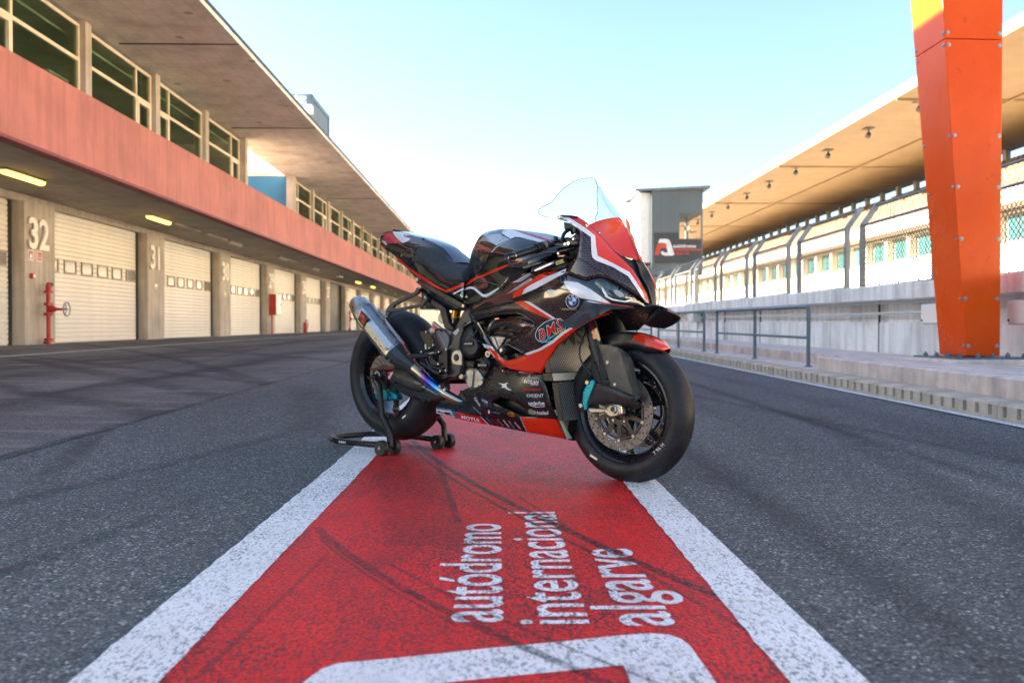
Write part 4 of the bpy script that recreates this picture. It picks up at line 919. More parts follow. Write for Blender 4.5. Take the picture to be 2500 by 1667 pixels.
panel('guard_facet', 'C6 475,345 548,342 600,520 645,694 520,660 490,560 490,450', 'C6 475,345,.092 548,342,.146 600,520,.149 645,694,.150 520,660,.098 490,560,.09 490,450,.09', MT['guardm'], gp, roll=0, step=7, thick=.006, mirror=False)
panel('guard_facet', 'C6 712,372 740,385 800,430 835,490 850,580 893,758 838,768 775,560 745,460', 'C6 712,372,.150 745,460,.151 775,560,.151 838,768,.150 893,758,.088 850,580,.086 835,490,.088 800,430,.095 740,385,.12', MT['guardm'], gp, roll=0, step=7, thick=.006, mirror=False)
du, Gd, du2 = panel('brake_duct', 'C6 452,850 475,765 517,662 620,690 830,770 893,762 862,860 760,862 640,832', 'C6 452,850,.118 517,662,.128 620,700,.150 830,770,.148 893,762,.126 862,860,.12 640,832,.138 700,780,.15', MT['matte'], roll=.008, rollpx=7, step=7, thick=.02)
decal('duct_mouth_shade', 'C6 622,712 690,722 700,800 640,818 628,760', Gd, MT['dframe'], du, None, .001, 8)  # dark decal paints the shade inside the duct opening
for q in ('C6 625,492', 'C6 685,675'): bolt(q, Gg(*PT(q)[0]) + .001, .008, gp)
ca = plate('brake_caliper', 'C6 405,850 412,740 452,655 485,630 517,642 522,690 492,755 462,830 455,892 430,905', .118, .062, MT['tealc'], bev=.008, mirror=True)
for q in ('C6 452,660', 'C6 398,852'): cyl('caliper_bolt', q, .124, .010, .03, MT['alu'], ca, 12)
plate('axle_clamp', 'C6 452,885 470,872 610,880 625,852 660,838 735,846 742,930 700,945 645,952 612,930 600,915 480,918', .137, .100, MT['alu'], bev=.006, mirror=True)
cyl('axle_nut', 'C6 665,882', .146, .019, .012, MT['alu'], None, 6); cyl('axle_bore', 'C6 665,882', .1475, .0125, .004, MT['dframe'], None, 6)
for q in ('C6 705,915', 'C6 728,912'): bolt(q, .139, .006)
hose('brake_hose', 'C6 490,600,.12 460,560,.125 410,490,.13 392,420,.13 405,330,.12 450,230,.11 480,150,.1', .0045, MT['matte'])
b = MB(); na = 22; prof = []
for i in range(na + 1):
    a = R(54 + (122 - 54) * i / na); t = i / na
    deep = .272 if t < .25 else .272 - .05 * math.sin((t - .25) / .75 * math.pi / 2)
    rr_ = .326 + .006 * math.sin(t * 3)
    tipw = min(1, .35 + t * 4.5)
    for k in range(13):
        s_ = -1 + k / 6; av = abs(s_); vv = .070 * tipw * math.copysign(min(1, av * 1.35), s_); r2 = rr_ - .012 * min(1, (av * 1.35)) ** 2 if av < .75 else rr_ - .012 - (av - .75) / .25 * (rr_ - .012 - deep) * tipw
        b.v.append((AXF.x + r2 * math.cos(a), vv, AXF.z + r2 * math.sin(a)))
for i in range(na):
    for k in range(12): b.f.append((i * 13 + k, i * 13 + k + 1, i * 13 + 14 + k, i * 13 + 13 + k)); b.m.append(1 if (i < 8 and 1 <= k <= 10 and not (i > 5 and 4 < k < 7)) else 0)
o = b.build('front_mudguard', [MT['seat2'], MT['redg']], bike, 50); sm_ = o.modifiers.new('thick', 'SOLIDIFY'); sm_.thickness = .003
# ---- radiators
def rad(name, u0, w0, u1, w1, hv, mat, th=.03):
    p = [(u0, -hv, w0), (u0, hv, w0), (u1, hv, w1), (u1, -hv, w1)]; MB().prism([Vector(q) + Vector((-.002, 0, 0)) for q in p], (-th, 0, 0)).build(name + '_case', MT['bmetal'], bike); b = MB().add([Vector(q) for q in p], [(0, 1, 2, 3)]); return b.build(name, mat, bike)
rad('radiator', 1.165, .458, 1.115, .74, .183, MT['mesh']); rad('radiator_tank', 1.18, .425, 1.172, .456, .19, MT['tan'], .05); rad('oil_cooler', 1.215, .255, 1.185, .415, .165, MT['mesh']); rad('cooler_shroud', 1.20, .20, 1.212, .252, .12, MT['bmetal'])
vs, fs, (x0, x1, y0, y1) = text_mesh('BMS', .02)
MB().add([Vector((1.165 - .05 * ((.575 + .075 * (v.y - y0) / (y1 - y0)) - .458) / .282 + .0025, -(.165 - .25 * (v.x - x0) / (x1 - x0)), .575 + .075 * (v.y - y0) / (y1 - y0))) for v in vs], fs).build('lettering', MT['dframe'], bike)
# ---- belly pan
bo = 'C5 730,618 800,645 1000,690 1258,712 1292,810 1345,990 1402,1130 1490,1300 1540,1440 1400,1412 1090,1360 700,1282 350,1215 70,1150 64,1080 120,1005 250,1000 345,1020 410,985 330,890 420,895 505,890 560,840 640,760 690,650'
bp, Gb, bp2 = panel('belly_pan', bo, 'C5 730,618,.166 1000,690,.188 1258,712,.186 1000,880,.192 600,950,.172 1345,990,.168 1540,1440,.075 1400,1412,.105 1090,1360,.135 700,1282,.125 350,1215,.120 70,1150,.105 64,1080,.122 1300,1230,.15 400,920,.150 850,1100,.175 1200,1050,.178', MT['bellyb'], holes=['C5 690,1022 790,968 900,990 1000,1045 1060,1095 1160,1155 1240,1192 1040,1185 900,1118 790,1066'], step=7)
bridge('belly_floor', 'C5 70,1150 350,1215 700,1282 1090,1360 1400,1412 1540,1440', Gb, MT['black'], crown=-.012)
plate('sump', 'C5 330,900 640,770 1250,740 1350,1000 1480,1330 1090,1330 700,1255 200,1120', .105, -.105, MT['bmetal'], bev=.01)
decal('red_section', 'C5 1018,1188 1150,1204 1260,1200 1418,1214 1478,1310 1532,1434 1400,1408 1092,1356 1060,1280', Gb, MT['redg'], bp, bp2, .0024, 6)
decal('pan_edge', 'C5 1005,1183 1018,1188 1060,1280 1092,1356 1080,1353 1046,1280', Gb, MT['greyp'], bp, None, .0014)
decal('red_section', 'C5 270,1128 545,1182 655,1276 345,1216', Gb, MT['inkred'], bp, None, .0014); decal('white_patch', 'C5 68,1096 232,1122 285,1196 72,1148', Gb, MT['whiteg'], bp, None, .0014); decal('blue_stripe', 'C5 70,1078 235,1106 262,1130 345,1214 318,1208 240,1128 228,1118 70,1090', Gb, MT['blueg'], bp, None, .0016)
decal('white_line', 'C5 560,1182 570,1184 668,1278 655,1276', Gb, MT['whiteg'], bp, None, .0014)
WH = MT['whiteg']
words('MOTUL', Gb, 'C5 352,1205', 'C5 570,1250', 8, WH, bp, .035, up=(-.05, -1)); words('Motorsport', Gb, 'C5 85,1138', 'C5 250,1180', 5, MT['navy'], bp, .02, up=(-.05, -1))
words('NOLAN', Gb, 'C5 1056,803', 'C5 1222,816', 7.6, WH, bp, .03, .2); decal('underline', 'C5 1128,816 1220,822 1218,830 1128,824', Gb, WH, bp, None, .0024)
words('Motocard!', Gb, 'C5 1054,892', 'C5 1250,890', 6, MT['inkred'], bp, .025, .25); words('ORIENT', Gb, 'C5 1086,965', 'C5 1280,966', 8, WH, bp, .008); words('PLAYER', Gb, 'C5 1150,983', 'C5 1222,984', 2.4, MT['greyp'], bp, .0)
words('alpha', Gb, 'C5 1125,1048', 'C5 1290,1046', 7.5, WH, bp, .025, .15); words('RACING', Gb, 'C5 1165,1062', 'C5 1292,1062', 2.6, WH, bp, .01); decal('swoosh', 'C5 1125,1018 1106,1030 1112,1048 1140,1066 1200,1080 1290,1074 1292,1068 1200,1073 1145,1058 1118,1040 1116,1030', Gb, WH, bp, None, .0024, 6)
words('Healed', Gb, 'C5 1178,1158', 'C5 1330,1160', 9, WH, bp, .012); words('BY NATURE', Gb, 'C5 1200,1172', 'C5 1318,1174', 2.4, MT['greyp'], bp, .0); decal('leaf_mark', 'C5 1106,1110 1128,1094 1150,1108 1180,1116 1178,1166 1140,1160 1112,1150', Gb, MT['olive'], bp, None, .0024)
decal('bird_mark', 'C5 765,806 830,815 880,798 858,830 868,856 920,888 880,884 842,862 830,850 825,865 800,852 815,838 806,825', Gb, WH, bp, None, .0024, 6)
decal('oval_mark', 'C5 575,975 590,960 612,975 640,1010 660,1050 652,1072 632,1068 605,1040 585,1005', Gb, MT['navy'], bp, None, .0022, 6, rnd=1); words('STM', Gb, 'C5 588,1012', 'C5 650,1036', 6, WH, bp, .01, up=(-.25, -.97))
words('Valvole', Gb, 'C5 486,975', 'C5 555,1068', 6.5, WH, bp, .01); words('OCTANE', Gb, 'C5 478,1078', 'C5 568,1160', 2.6, WH, bp, .0); words('LAMBERGER', Gb, 'C5 690,1140', 'C5 786,1158', 4.4, MT['blueg'], bp, .015); decal('box_mark', 'C5 650,1112 672,1116 672,1152 654,1150', Gb, WH, bp, None, .0022)
decal('oval_mark', 'C5 868,1148 890,1134 930,1142 955,1162 950,1186 910,1184 876,1170', Gb, MT['orangeg'], bp, None, .0022, 6, rnd=1); words('sbs', Gb, 'C5 876,1168', 'C5 946,1178', 7, MT['black'], bp, .03, off=.0034)
for i, (x, m_) in enumerate(((640, 'blueg'), (705, 'inkred'), (768, 'greyp'), (830, 'whiteg'), (890, 'greyp'), (960, 'whiteg'))):
    words(['RACE', 'Rebel', 'Rossa', 'Pista', 'Moto', 'Accossato'][i], Gb, 'C5 %d,%d' % (x - 14, 1205 + i * 9), 'C5 %d,%d' % (x + 56, 1270 + i * 12), 4.2, MT[m_], bp, .012)
for q in ('C5 820,668', 'C5 1120,728'): bolt(q, Gb(*PT(q)[0]) + .001, .005, bp)
plate('deflector', 'C5 1395,1105 1440,1130 1530,1330 1578,1425 1540,1438 1480,1300', .165, .155, MT['olive'], bev=.001, mirror=True); plate('deflector_tip', 'C5 1490,1315 1530,1350 1582,1432 1540,1440', .115, .10, MT['cyan'], bev=.001)
# ---- side fairing
so_ = 'D2 540,430 560,390 590,330 640,290 D1 680,1218 960,1052 1290,828 1380,806 1480,792 1540,812 1700,800 1850,782 1990,745 1962,828 1912,868 1900,940 1960,948 B 1130,572 1190,612 1250,650 1280,668 1292,704 1200,748 1120,794 1060,832 1020,872 990,922 962,972 947,1003 880,1001 800,985 755,969 735,945 700,890 665,862 D2 790,888 720,770 640,640 600,560'
vh = 'D2 648,528 760,503 950,460 1150,432 1300,426 1420,452 1520,520 1610,588 1640,612 1400,762 1160,905 1420,1060 1440,1096 1190,1172 1110,1165 1000,1030 912,945 820,780 705,570'
sf, Gs, sf2 = panel('side_fairing', so_, 'D2 540,430,.168 640,290,.172 D1 960,1052,.188 1290,828,.192 1700,800,.198 1990,745,.205 1910,900,.226 1600,1000,.226 1250,1180,.216 D2 1000,330,.216 700,400,.194 B 1000,600,.230 980,640,.234 1100,640,.230 1090,700,.216 980,720,.222 1200,690,.205 1290,700,.145 1200,748,.178 1000,870,.196 1060,815,.205 947,1003,.180 800,985,.182 665,862,.166 770,945,.178 880,960,.188 900,840,.206 600,780,.160 700,880,.170', MT['black'], holes=[vh], step=6, roll=.010, rollpx=7)
decal('hex_print', 'B 700,690 830,665 900,645 1000,640 1060,628 1130,645 1140,680 1100,720 1075,735 1000,745 880,830 840,825 920,770 915,752 880,725 830,712 700,720', Gs, MT['hexb'], sf, sf2, .0010, 8)
decal('hex_print', 'D2 1180,905 1690,650 1690,960 1560,1030 1430,1055', Gs, MT['hexb'], sf, sf2, .0010, 8)
decal('red_band', 'B 668,866 706,884 740,912 775,944 800,938 862,918 940,893 1000,857 1052,812 1130,764 1200,733 1280,706 1286,708 1192,748 1112,793 1020,868 988,920 948,1000 880,998 800,982 755,965 718,925', Gs, MT['redg'], sf, sf2, .0032, 4.5)
decal('white_tip', 'D2 768,905 918,948 975,1022 805,972', Gs, MT['whiteg'], sf, sf2, .0042, 5); decal('white_stripe', 'B 862,908 930,885 990,850 1040,806 1120,762 1130,764 1055,812 1000,858 940,893 878,915', Gs, MT['whiteg'], sf, sf2, .0042, 5)
decal('red_stripe', 'B 813,661 866,655 1000,742 985,745 880,702', Gs, MT['redg'], sf, sf2, .0018, 7); decal('white_stripe', 'B 860,656 888,660 1010,738 998,742', Gs, MT['whiteg'], sf, sf2, .0024, 7)
decal('red_blade', 'D1 1115,1238 1140,1130 1200,1090 1430,952 1530,852 1650,812 1860,790 1640,905 1340,1052 1275,1112 1280,1175', Gs, MT['redg'], sf, sf2, .0016, 7); decal('white_blade', 'D1 1270,1170 1300,1092 1362,1042 1620,908 1900,790 1978,755 1956,826 1760,930 1500,1072', Gs, MT['whiteg'], sf, sf2, .0020, 7)
decal('pale_strip', 'D1 1110,985 1300,870 1400,822 1420,858 1250,965', Gs, MT['silver'], sf, sf2, .0016, 7); decal('pale_strip', 'D1 1010,1168 1240,1010 1420,900 1440,935 1200,1085', Gs, MT['greyp'], sf, sf2, .0016, 7)  # silver strip is a reflection painted on the black fairing; grey strip below
va, Gv, va2 = panel('vent_vane', 'D2 870,722 948,562 1050,512 1200,496 1380,500 1480,540 1600,598 1590,632 1450,692 1350,737 1282,722 1205,652 1100,630 1000,650 900,692', 'D2 870,722,.165 948,562,.175 1200,496,.195 1480,540,.21 1600,600,.215 1350,737,.21 1205,652,.195 1000,650,.18 1300,600,.212', MT['hexb'], roll=.008, rollpx=6, step=6)
panel('vent_vane', 'D2 912,790 940,712 1000,690 1150,700 1240,728 1280,758 1215,802 1100,772 1000,762', 'D2 912,790,.16 1000,690,.165 1150,700,.19 1280,758,.2 1215,802,.195 1000,762,.17 1100,740,.185', MT['black'], roll=.006, rollpx=5, step=6)
def bead(s, G, r_, mat, par, off=.001, name='moulded_edge'):
    q = [p[:2] for p in PT(s)]; fine_ = []
    for a, c in zip(q, q[1:]):
        k = max(1, int(math.hypot(c[0] - a[0], c[1] - a[1]) / 5)); fine_ += [(a[0] + (c[0] - a[0]) * j / k, a[1] + (c[1] - a[1]) * j / k) for j in range(k)]
    fine_.append(q[-1]); return MB().tube([UP3(x, y, G(x, y) + off) for x, y in fine_], r_, 6).build(name, mat, par, 70)
for s_ in ('D2 560,430 640,392 750,352 900,302 1270,222', 'D2 655,522 760,496 950,452 1150,424 1300,418 1420,444 1520,512 1612,582', 'D2 1160,903 1400,760 1640,618 1695,600', 'D1 1290,1190 1500,1110 1760,1050 2040,1110', 'D2 1420,1058 1160,905'): bead(s_, Gs, .0026, MT['black'], sf)
# maker's roundel and sponsor oval
rc = PT('B 1093,658')[0]; rx, ry = 15.5, 16.5
def circ(s_, n=28, c=rc, a0=0, a1=2 * math.pi): return [(c[0] + rx * s_ * math.cos(a0 + (a1 - a0) * k / n), c[1] + ry * s_ * math.sin(a0 + (a1 - a0) * k / n)) for k in range(n if a1 - a0 > 6 else n + 1)]
Gr = lambda x, y: Gs(rc[0], rc[1]) + .002 + (Gs(x, y) - Gs(rc[0], rc[1])) * .7
decal('roundel', circ(1.08), Gr, MT['whiteg'], sf, None, .0020, 8); decal('roundel', circ(1.0), Gr, MT['navy'], sf, None, .0026, 8); decal('roundel', circ(.60), Gr, MT['whiteg'], sf, None, .0032, 8)
for a in (math.pi, 0): decal('roundel', [rc] + circ(.57, 8, rc, a, a + math.pi / 2), Gr, MT['blueg'], sf, None, .0038, 8)
for t_, a in (('B', -135), ('M', -90), ('W', -45)):
    cx, cy = rc[0] + rx * .8 * math.cos(R(a)), rc[1] + ry * .8 * math.sin(R(a)); ux, uy = -math.sin(R(a)), math.cos(R(a))
    vs, fs, (x0, x1, y0, y1) = text_mesh(t_, .02); hh = 5.2; out = []
    for v in vs:
        q = ((v.x - (x0 + x1) / 2) / (y1 - y0) * hh, (v.y - (y0 + y1) / 2) / (y1 - y0) * hh); px = cx + ux * q[0] + math.cos(R(a)) * q[1]; py = cy + uy * q[0] + math.sin(R(a)) * q[1]; out.append(UP3(px, py, Gr(px, py) + .0032))
    MB().add(out, fs).build('lettering', MT['whiteg'], sf)
oc = PT('C5 1358,216')[0]
def oval(sx_, sy_, n=30, t=R(-28)):
    return [(oc[0] + sx_ * math.cos(a) * math.cos(t) - sy_ * math.sin(a) * math.sin(t), oc[1] + sx_ * math.cos(a) * math.sin(t) + sy_ * math.sin(a) * math.cos(t)) for a in [2 * math.pi * k / n for k in range(n)]]
decal('sponsor_oval', oval(41, 25), Gs, MT['whiteg'], sf, None, .0030, 6); decal('sponsor_oval', oval(39.5, 23.5), Gs, MT['green'], sf, None, .0036, 6)
decal('cyan_bar', 'C5 1245,352 1400,262 1405,278 1270,358', Gs, MT['cyan'], sf, None, .0046, 6)
words('BMS', Gs, 'C5 1238,338', 'C5 1500,190', 27, WH, sf, .036, .1, off=.0046, up=(-.22, -.97), spacing=1.18); words('BMS', Gs, 'C5 1242,334', 'C5 1496,192', 26, MT['inkred'], sf, .012, .1, off=.0056, up=(-.22, -.97), spacing=1.18); words('RACETECH', Gs, 'C5 1408,272', 'C5 1510,212', 6.5, MT['yellow'], sf, .012, off=.0050, up=(-.25, -.95))
# ---- nose
co_ = 'B 1020,250 1040,246 1080,246 D4 90,137 160,157 240,205 300,257 430,372 500,460 600,572 650,622 740,700 870,830 930,932 990,1042 1040,1135 1075,1262 1040,1256 900,1152 760,1062 620,972 500,917 430,912 360,932 260,957 100,912 10,872 50,790 150,652 170,550 190,425 188,372 176,330 140,282 60,226 B 1024,266'
nc, Gn, nc2 = panel('nose_cowl', co_, 'B 1020,255,.188 1100,300,.192 D4 300,257,.160 190,400,.203 150,652,.216 10,872,.222 260,957,.214 430,372,.128 620,600,.092 870,830,.060 1075,1262,.030 760,1062,.118 500,917,.172 900,1152,.078 400,700,.172 700,850,.112 1030,1130,.038 280,640,.198 950,1080,.066', MT['hexb'], step=6, roll=.007, rollpx=6)
decal('red_section', 'D4 32,142 90,140 160,160 240,208 298,258 428,374 498,462 598,574 648,624 738,702 866,832 926,934 986,1044 1036,1137 1068,1255 1042,1248 980,1100 900,970 820,860 600,742 412,650 392,520 382,392 250,290', Gn, MT['redg'], nc, nc2, .0026, 5)
decal('white_stripe', 'B 1026,253 1042,250 D4 30,148 250,290 382,392 392,520 412,650 600,742 820,860 900,970 980,1100 1042,1248 1022,1242 930,1100 800,910 600,790 390,712 342,670 332,560 327,412 180,312 0,190', Gn, MT['whiteg'], nc, nc2, .0034, 5)
bead('D4 140,672 300,752 480,862 640,962 830,1062 960,1160', Gn, .0026, MT['black'], nc); bead('D4 430,374 500,462 600,574 740,702 870,832 930,934 990,1044 1040,1137 1072,1258', Gn, .0022, MT['black'], nc)
for q in ('D4 270,272', 'D4 422,362', 'B 1032,256'): bolt(q, Gn(*PT(q)[0]) + .001, .0075, nc)
lc, Gl, lc2 = panel('headlight_cowl', 'D4 10,872 100,912 260,957 360,932 430,912 500,917 620,972 760,1062 900,1152 1040,1256 1160,1282 1160,1312 1000,1302 870,1302 700,1292 560,1245 240,1220 100,1140 40,1100 -20,1040 -62,970 -40,905', 'D4 10,872,.212 260,957,.204 500,930,.162 760,1072,.108 1040,1262,.024 1160,1300,.0 560,1242,.165 240,1218,.214 0,1030,.226 800,1210,.100 -60,970,.222', MT['black'], step=7, roll=.004)
panel('headlight', 'D4 358,962 430,945 520,960 640,1020 760,1100 850,1160 892,1192 850,1232 760,1242 640,1222 540,1192 480,1150 430,1080', lambda x, y: Gl(x, y) + .006, MT['lens'], lc, step=7, thick=.012, rollpx=5, mirror=False)
for s_ in (0,):
    decal('daylight_strip', 'D4 460,1046 476,1052 508,1100 548,1168 622,1204 760,1226 862,1202 870,1216 770,1244 610,1222 520,1182 478,1112', lambda x, y: Gl(x, y) + .006, MT['whiteg'], lc, None, .0014, 7); decal('reflector', 'D4 600,1095 660,1080 740,1130 750,1165 700,1180 640,1150', lambda x, y: Gl(x, y) + .006, MT['greyp'], lc, None, .001, 7, rnd=1)
    decal('reflector', 'D4 540,1085 600,1090 640,1140 700,1182 690,1190 610,1160', lambda x, y: Gl(x, y) + .006, MT['bmetal'], lc, None, .001, 7)
decal('white_wedge', 'B 1050,562 1070,560 1120,568 1180,600 1250,650 1276,668 1130,642 1085,616 1060,586', lambda x, y: max(Gl(x, y), Gs(x, y)), MT['whiteg'], lc, lc2, .003, 7)
panel('intake', 'D4 590,565 800,692 972,712 1060,850 1112,970 1145,1100 1150,1278 1064,1262 1000,1080 930,940 866,830 736,700', 'D4 590,565,.085 800,692,.035 972,712,-.02 1060,850,-.025 1145,1100,-.02 1150,1278,-.01 1064,1262,.026 930,940,.045 866,830,.052 980,900,-.03', MT['dframe'], roll=0, mirror=True, step=10)
sp, Gp_, sp2 = panel('screen_panel', 'D4 300,256 400,212 500,182 600,165 682,160 712,190 800,350 880,500 977,702 962,712 850,692 700,642 600,572 555,510 430,372', 'D4 300,256,.150 500,182,.098 690,165,.028 977,702,-.004 850,692,.034 700,642,.064 600,572,.088 430,372,.124 600,400,.072 800,480,.020 880,500,.0 800,350,.004', MT['redg'], roll=.002, step=7)
panel('windscreen', 'C3 395,345 400,322 430,298 480,275 520,250 560,195 620,135 700,82 780,55 860,50 950,170 1020,270 1090,384 1075,386 960,392 880,418 832,446 790,420 720,392 640,372 600,370 540,382 490,388 430,374', 'C3 395,345,.212 520,250,.168 700,82,.088 860,50,.004 1090,384,.012 832,446,.142 600,370,.192 700,250,.128 900,250,.03 950,170,.002', MT['screen'], roll=0, step=12, thick=.003)
# winglets, chin
for nm, ol, ct, m_ in (('winglet', 'C3 785,1095 830,1092 960,1110 1200,1140 1212,1158 1010,1168 900,1222 790,1300 722,1332 600,1312 568,1284 640,1250 740,1180 770,1128', 'C3 785,1095,.235 1200,1145,.135 600,1312,.335 722,1332,.338 568,1284,.325 900,1215,.325 790,1290,.337 893,1160,.300 770,1150,.262 1010,1168,.225 960,1110,.205', MT['satin']),
                       ('chin_cover', 'C3 1000,1166 1210,1152 1380,1132 1462,1142 1442,1182 1330,1262 1242,1346 1150,1352 1105,1270 1050,1200', 'C3 1000,1166,.17 1210,1152,.12 1380,1132,.03 1462,1142,-.005 1242,1346,.0 1150,1352,.03 1050,1200,.14', MT['bmetal'])):
    wg = panel(nm, ol, ct, m_, step=8, thick=.006, roll=.004)
    if nm == 'winglet': decal('red_pinstripe', 'C3 830,1094 960,1112 1205,1146 1190,1150 950,1120', wg[1], MT['redg'], wg[0], wg[2], .0018, 7); decal('white_pinstripe', 'C3 800,1094 832,1094 950,1114 900,1118 840,1108', wg[1], MT['whiteg'], wg[0], wg[2], .0018, 7)
for a0, a1, yy in ((580, 720, 1165), (725, 840, 1185)): panel('wing_rib', 'C3 %d,%d %d,%d %d,%d %d,%d' % (a0, yy - 8, a1, yy - 4, a1 + 8, yy + 8, a0 + 15, yy + 10), lambda x, y: max(Gs(x, y), .236) + .012, MT['satin'], step=8, thick=.02, rnd=1)
# ---- tank
to_ = 'D1 410,890 412,745 440,600 470,482 520,372 575,272 640,196 750,156 880,131 1000,125 1050,120 1200,140 1400,170 1600,200 1720,236 1800,270 1850,305 1860,420 1720,560 1600,640 1480,708 1290,832 1100,960 960,1056 760,1184 680,1222 560,1320 330,1310 320,1150 345,960'
tk, Gk, tk2 = panel('tank_cover', to_, 'D1 470,482,.072 412,745,.075 640,196,.062 1000,125,.052 1600,200,.050 1850,305,.050 750,330,.128 1100,292,.148 1500,370,.140 900,480,.186 1300,540,.190 1600,600,.165 560,700,.118 600,880,.132 420,850,.095 800,880,.172 1100,880,.186 700,1100,.176 400,1200,.155 500,1000,.152 1290,825,.186 560,1310,.170', MT['black'], step=6, roll=.003)
bridge('tank_top', 'D1 412,745 440,600 470,482 520,372 575,272 640,196 750,156 880,131 1000,125 1050,120 1200,140 1400,170 1600,200 1720,236 1800,270 1850,305 1860,420', Gk, MT['black'], crown=.004)
decal('white_deck', 'D1 948,186 985,138 1060,124 1130,136 1250,186 1480,260 1690,322 1600,334 1500,330 1380,296 1220,258 1160,256 1090,286 1010,232', Gk, MT['whiteg'], tk, tk2, .002, 6); decal('red_stripe', 'D1 1075,124 1180,140 1400,200 1722,300 1700,326 1480,262 1250,184 1130,136', Gk, MT['pinkred'], tk, tk2, .0022, 6); decal('silver_deck', 'D1 1130,132 1300,158 1600,206 1720,242 1820,292 1722,300 1400,198 1180,140', Gk, MT['silver'], tk, tk2, .002, 6)
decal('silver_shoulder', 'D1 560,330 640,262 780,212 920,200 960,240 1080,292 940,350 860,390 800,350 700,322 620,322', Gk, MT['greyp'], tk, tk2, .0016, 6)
decal('red_line', 'D1 352,1022 390,976 500,906 650,850 830,770 1000,700 1250,640 1250,656 1050,716 850,802 680,876 540,922 420,1012 356,1046', Gk, MT['redg'], tk, tk2, .0018, 6); decal('white_wave', 'D1 338,1094 380,1060 450,1040 520,1055 580,1108 650,1168 690,1168 760,1138 905,1056 905,1076 790,1160 700,1210 640,1206 560,1142 500,1088 450,1076 400,1086 346,1114', Gk, MT['whiteg'], tk, tk2, .0018, 5)
decal('grip_pad', 'D1 418,868 424,752 452,592 500,432 540,388 620,432 718,510 732,560 700,640 600,780 505,855', Gk, MT['carbon'], tk, tk2, .0022, 6); decal('crease_highlight', 'D1 770,492 850,410 960,345 1090,292 1096,302 970,358 866,424 790,500', Gk, MT['silver'], tk, tk2, .0018, 6)  # silver line is a highlight painted along the tank shoulder crease
bead('D1 405,885 500,862 600,785 702,642 760,498 850,412 960,348 1090,294', Gk, .0024, MT['black'], tk); bead('D1 945,205 1010,242 1090,290 1160,258 1220,260 1380,298 1500,332', Gk, .0024, MT['black'], tk); bead('D1 520,990 600,960 760,985 960,1040', Gk, .0026, MT['black'], tk)
for q in ('D1 985,175', 'D1 255,1200', 'D1 388,1205'): bolt(q, Gk(*PT(q)[0]) + .002, .006, tk)
# ---- seat, tail
st_o = 'C2 640,500 645,455 668,420 700,407 780,405 850,422 900,475 950,538 1010,553 1070,585 1105,606 1142,600 1128,650 1108,728 1060,746 985,736 900,692 800,622 700,560 652,535'
tl_o = 'C2 305,345 312,302 345,263 430,248 500,258 610,292 720,318 820,362 910,412 1000,520 1015,552 1110,640 1120,700 1110,745 1105,800 1096,916 1050,892 990,862 930,832 840,782 740,722 690,702 640,692 590,642 520,562 450,492 400,452 355,432'
ta, Ga, ta2 = panel('tail_unit', tl_o, 'C2 312,320,.042 355,432,.050 430,248,.050 610,292,.060 820,362,.068 1000,520,.066 500,400,.098 600,470,.112 560,600,.092 800,640,.135 900,740,.150 1050,820,.158 1100,700,.145 930,830,.152 740,720,.122 640,690,.10 450,490,.07', MT['black'], step=6, roll=.005)
bridge('tail_top', 'C2 305,345 312,302 345,263 430,248 500,258 610,292 720,318 820,362 910,412 1000,520 1015,552', Ga, MT['black'], crown=.004); bridge('undertail', 'C2 305,345 355,432 400,452 450,492 520,562 590,642 640,692 690,702', Ga, MT['bmetal'], crown=-.01)
decal('red_section', 'C2 332,332 345,302 370,276 422,258 440,300 470,332 512,360 380,374 348,346', Ga, MT['pinkred'], ta, ta2, .0016, 6); decal('white_section', 'C2 425,256 500,262 590,290 600,320 575,346 520,366 470,326 440,290', Ga, MT['whiteg'], ta, ta2, .0018, 6); decal('dark_section', 'C2 520,286 605,294 596,322 545,312', Ga, MT['darkred'], ta, ta2, .0022, 6); decal('tail_tip', 'C2 309,358 366,396 352,428 314,388', Ga, MT['darkred'], ta, ta2, .0018, 6)
decal('white_chip', 'C2 316,335 350,350 374,378 366,390 330,356', Ga, MT['whiteg'], ta, ta2, .002, 6); decal('red_line', 'C2 470,500 510,535 570,590 650,645 760,712 830,765 930,818 1108,748 1106,778 940,842 826,790 700,716 600,640 500,556 462,512', Ga, MT['redg'], ta, ta2, .0018, 5); decal('white_flick', 'C2 1000,850 1060,815 1104,800 1103,812 1050,835 1012,860', Ga, MT['whiteg'], ta, ta2, .0018, 5)
panel('tail_scoop', 'C2 480,500 500,432 560,402 628,402 640,432 630,540 602,582 540,562', lambda x, y: Ga(x, y) + .004, MT['black'], ta, step=6, roll=.012, rollpx=8, thick=.003, mirror=False, rnd=1)
plate('transponder', 'C2 424,236 500,242 498,258 424,252', .03, -.01, MT['matte'], bev=.002)
bead('C2 600,590 612,548 640,540 720,590 850,668 960,740 1050,760', Ga, .003, MT['black'], ta); bead('C2 512,366 610,395 740,400 870,430', Ga, .003, MT['black'], ta)
for q in ('C2 655,720', 'C2 1056,877', 'C2 735,890', 'C2 1098,966'): cyl('bolt', q, .152, .0085, .02, MT['bolt'], None, 12)
se, Ge, se2 = panel('seat', st_o, lambda x, y: Ga(x, y) + .02, MT['seat'], step=6, thick=.03, roll=.017, rollpx=9)
bridge('seat_top', 'C2 850,422 900,475 950,538 1010,553 1070,585 1105,606 1142,600', Ge, MT['seat'], crown=-.004)
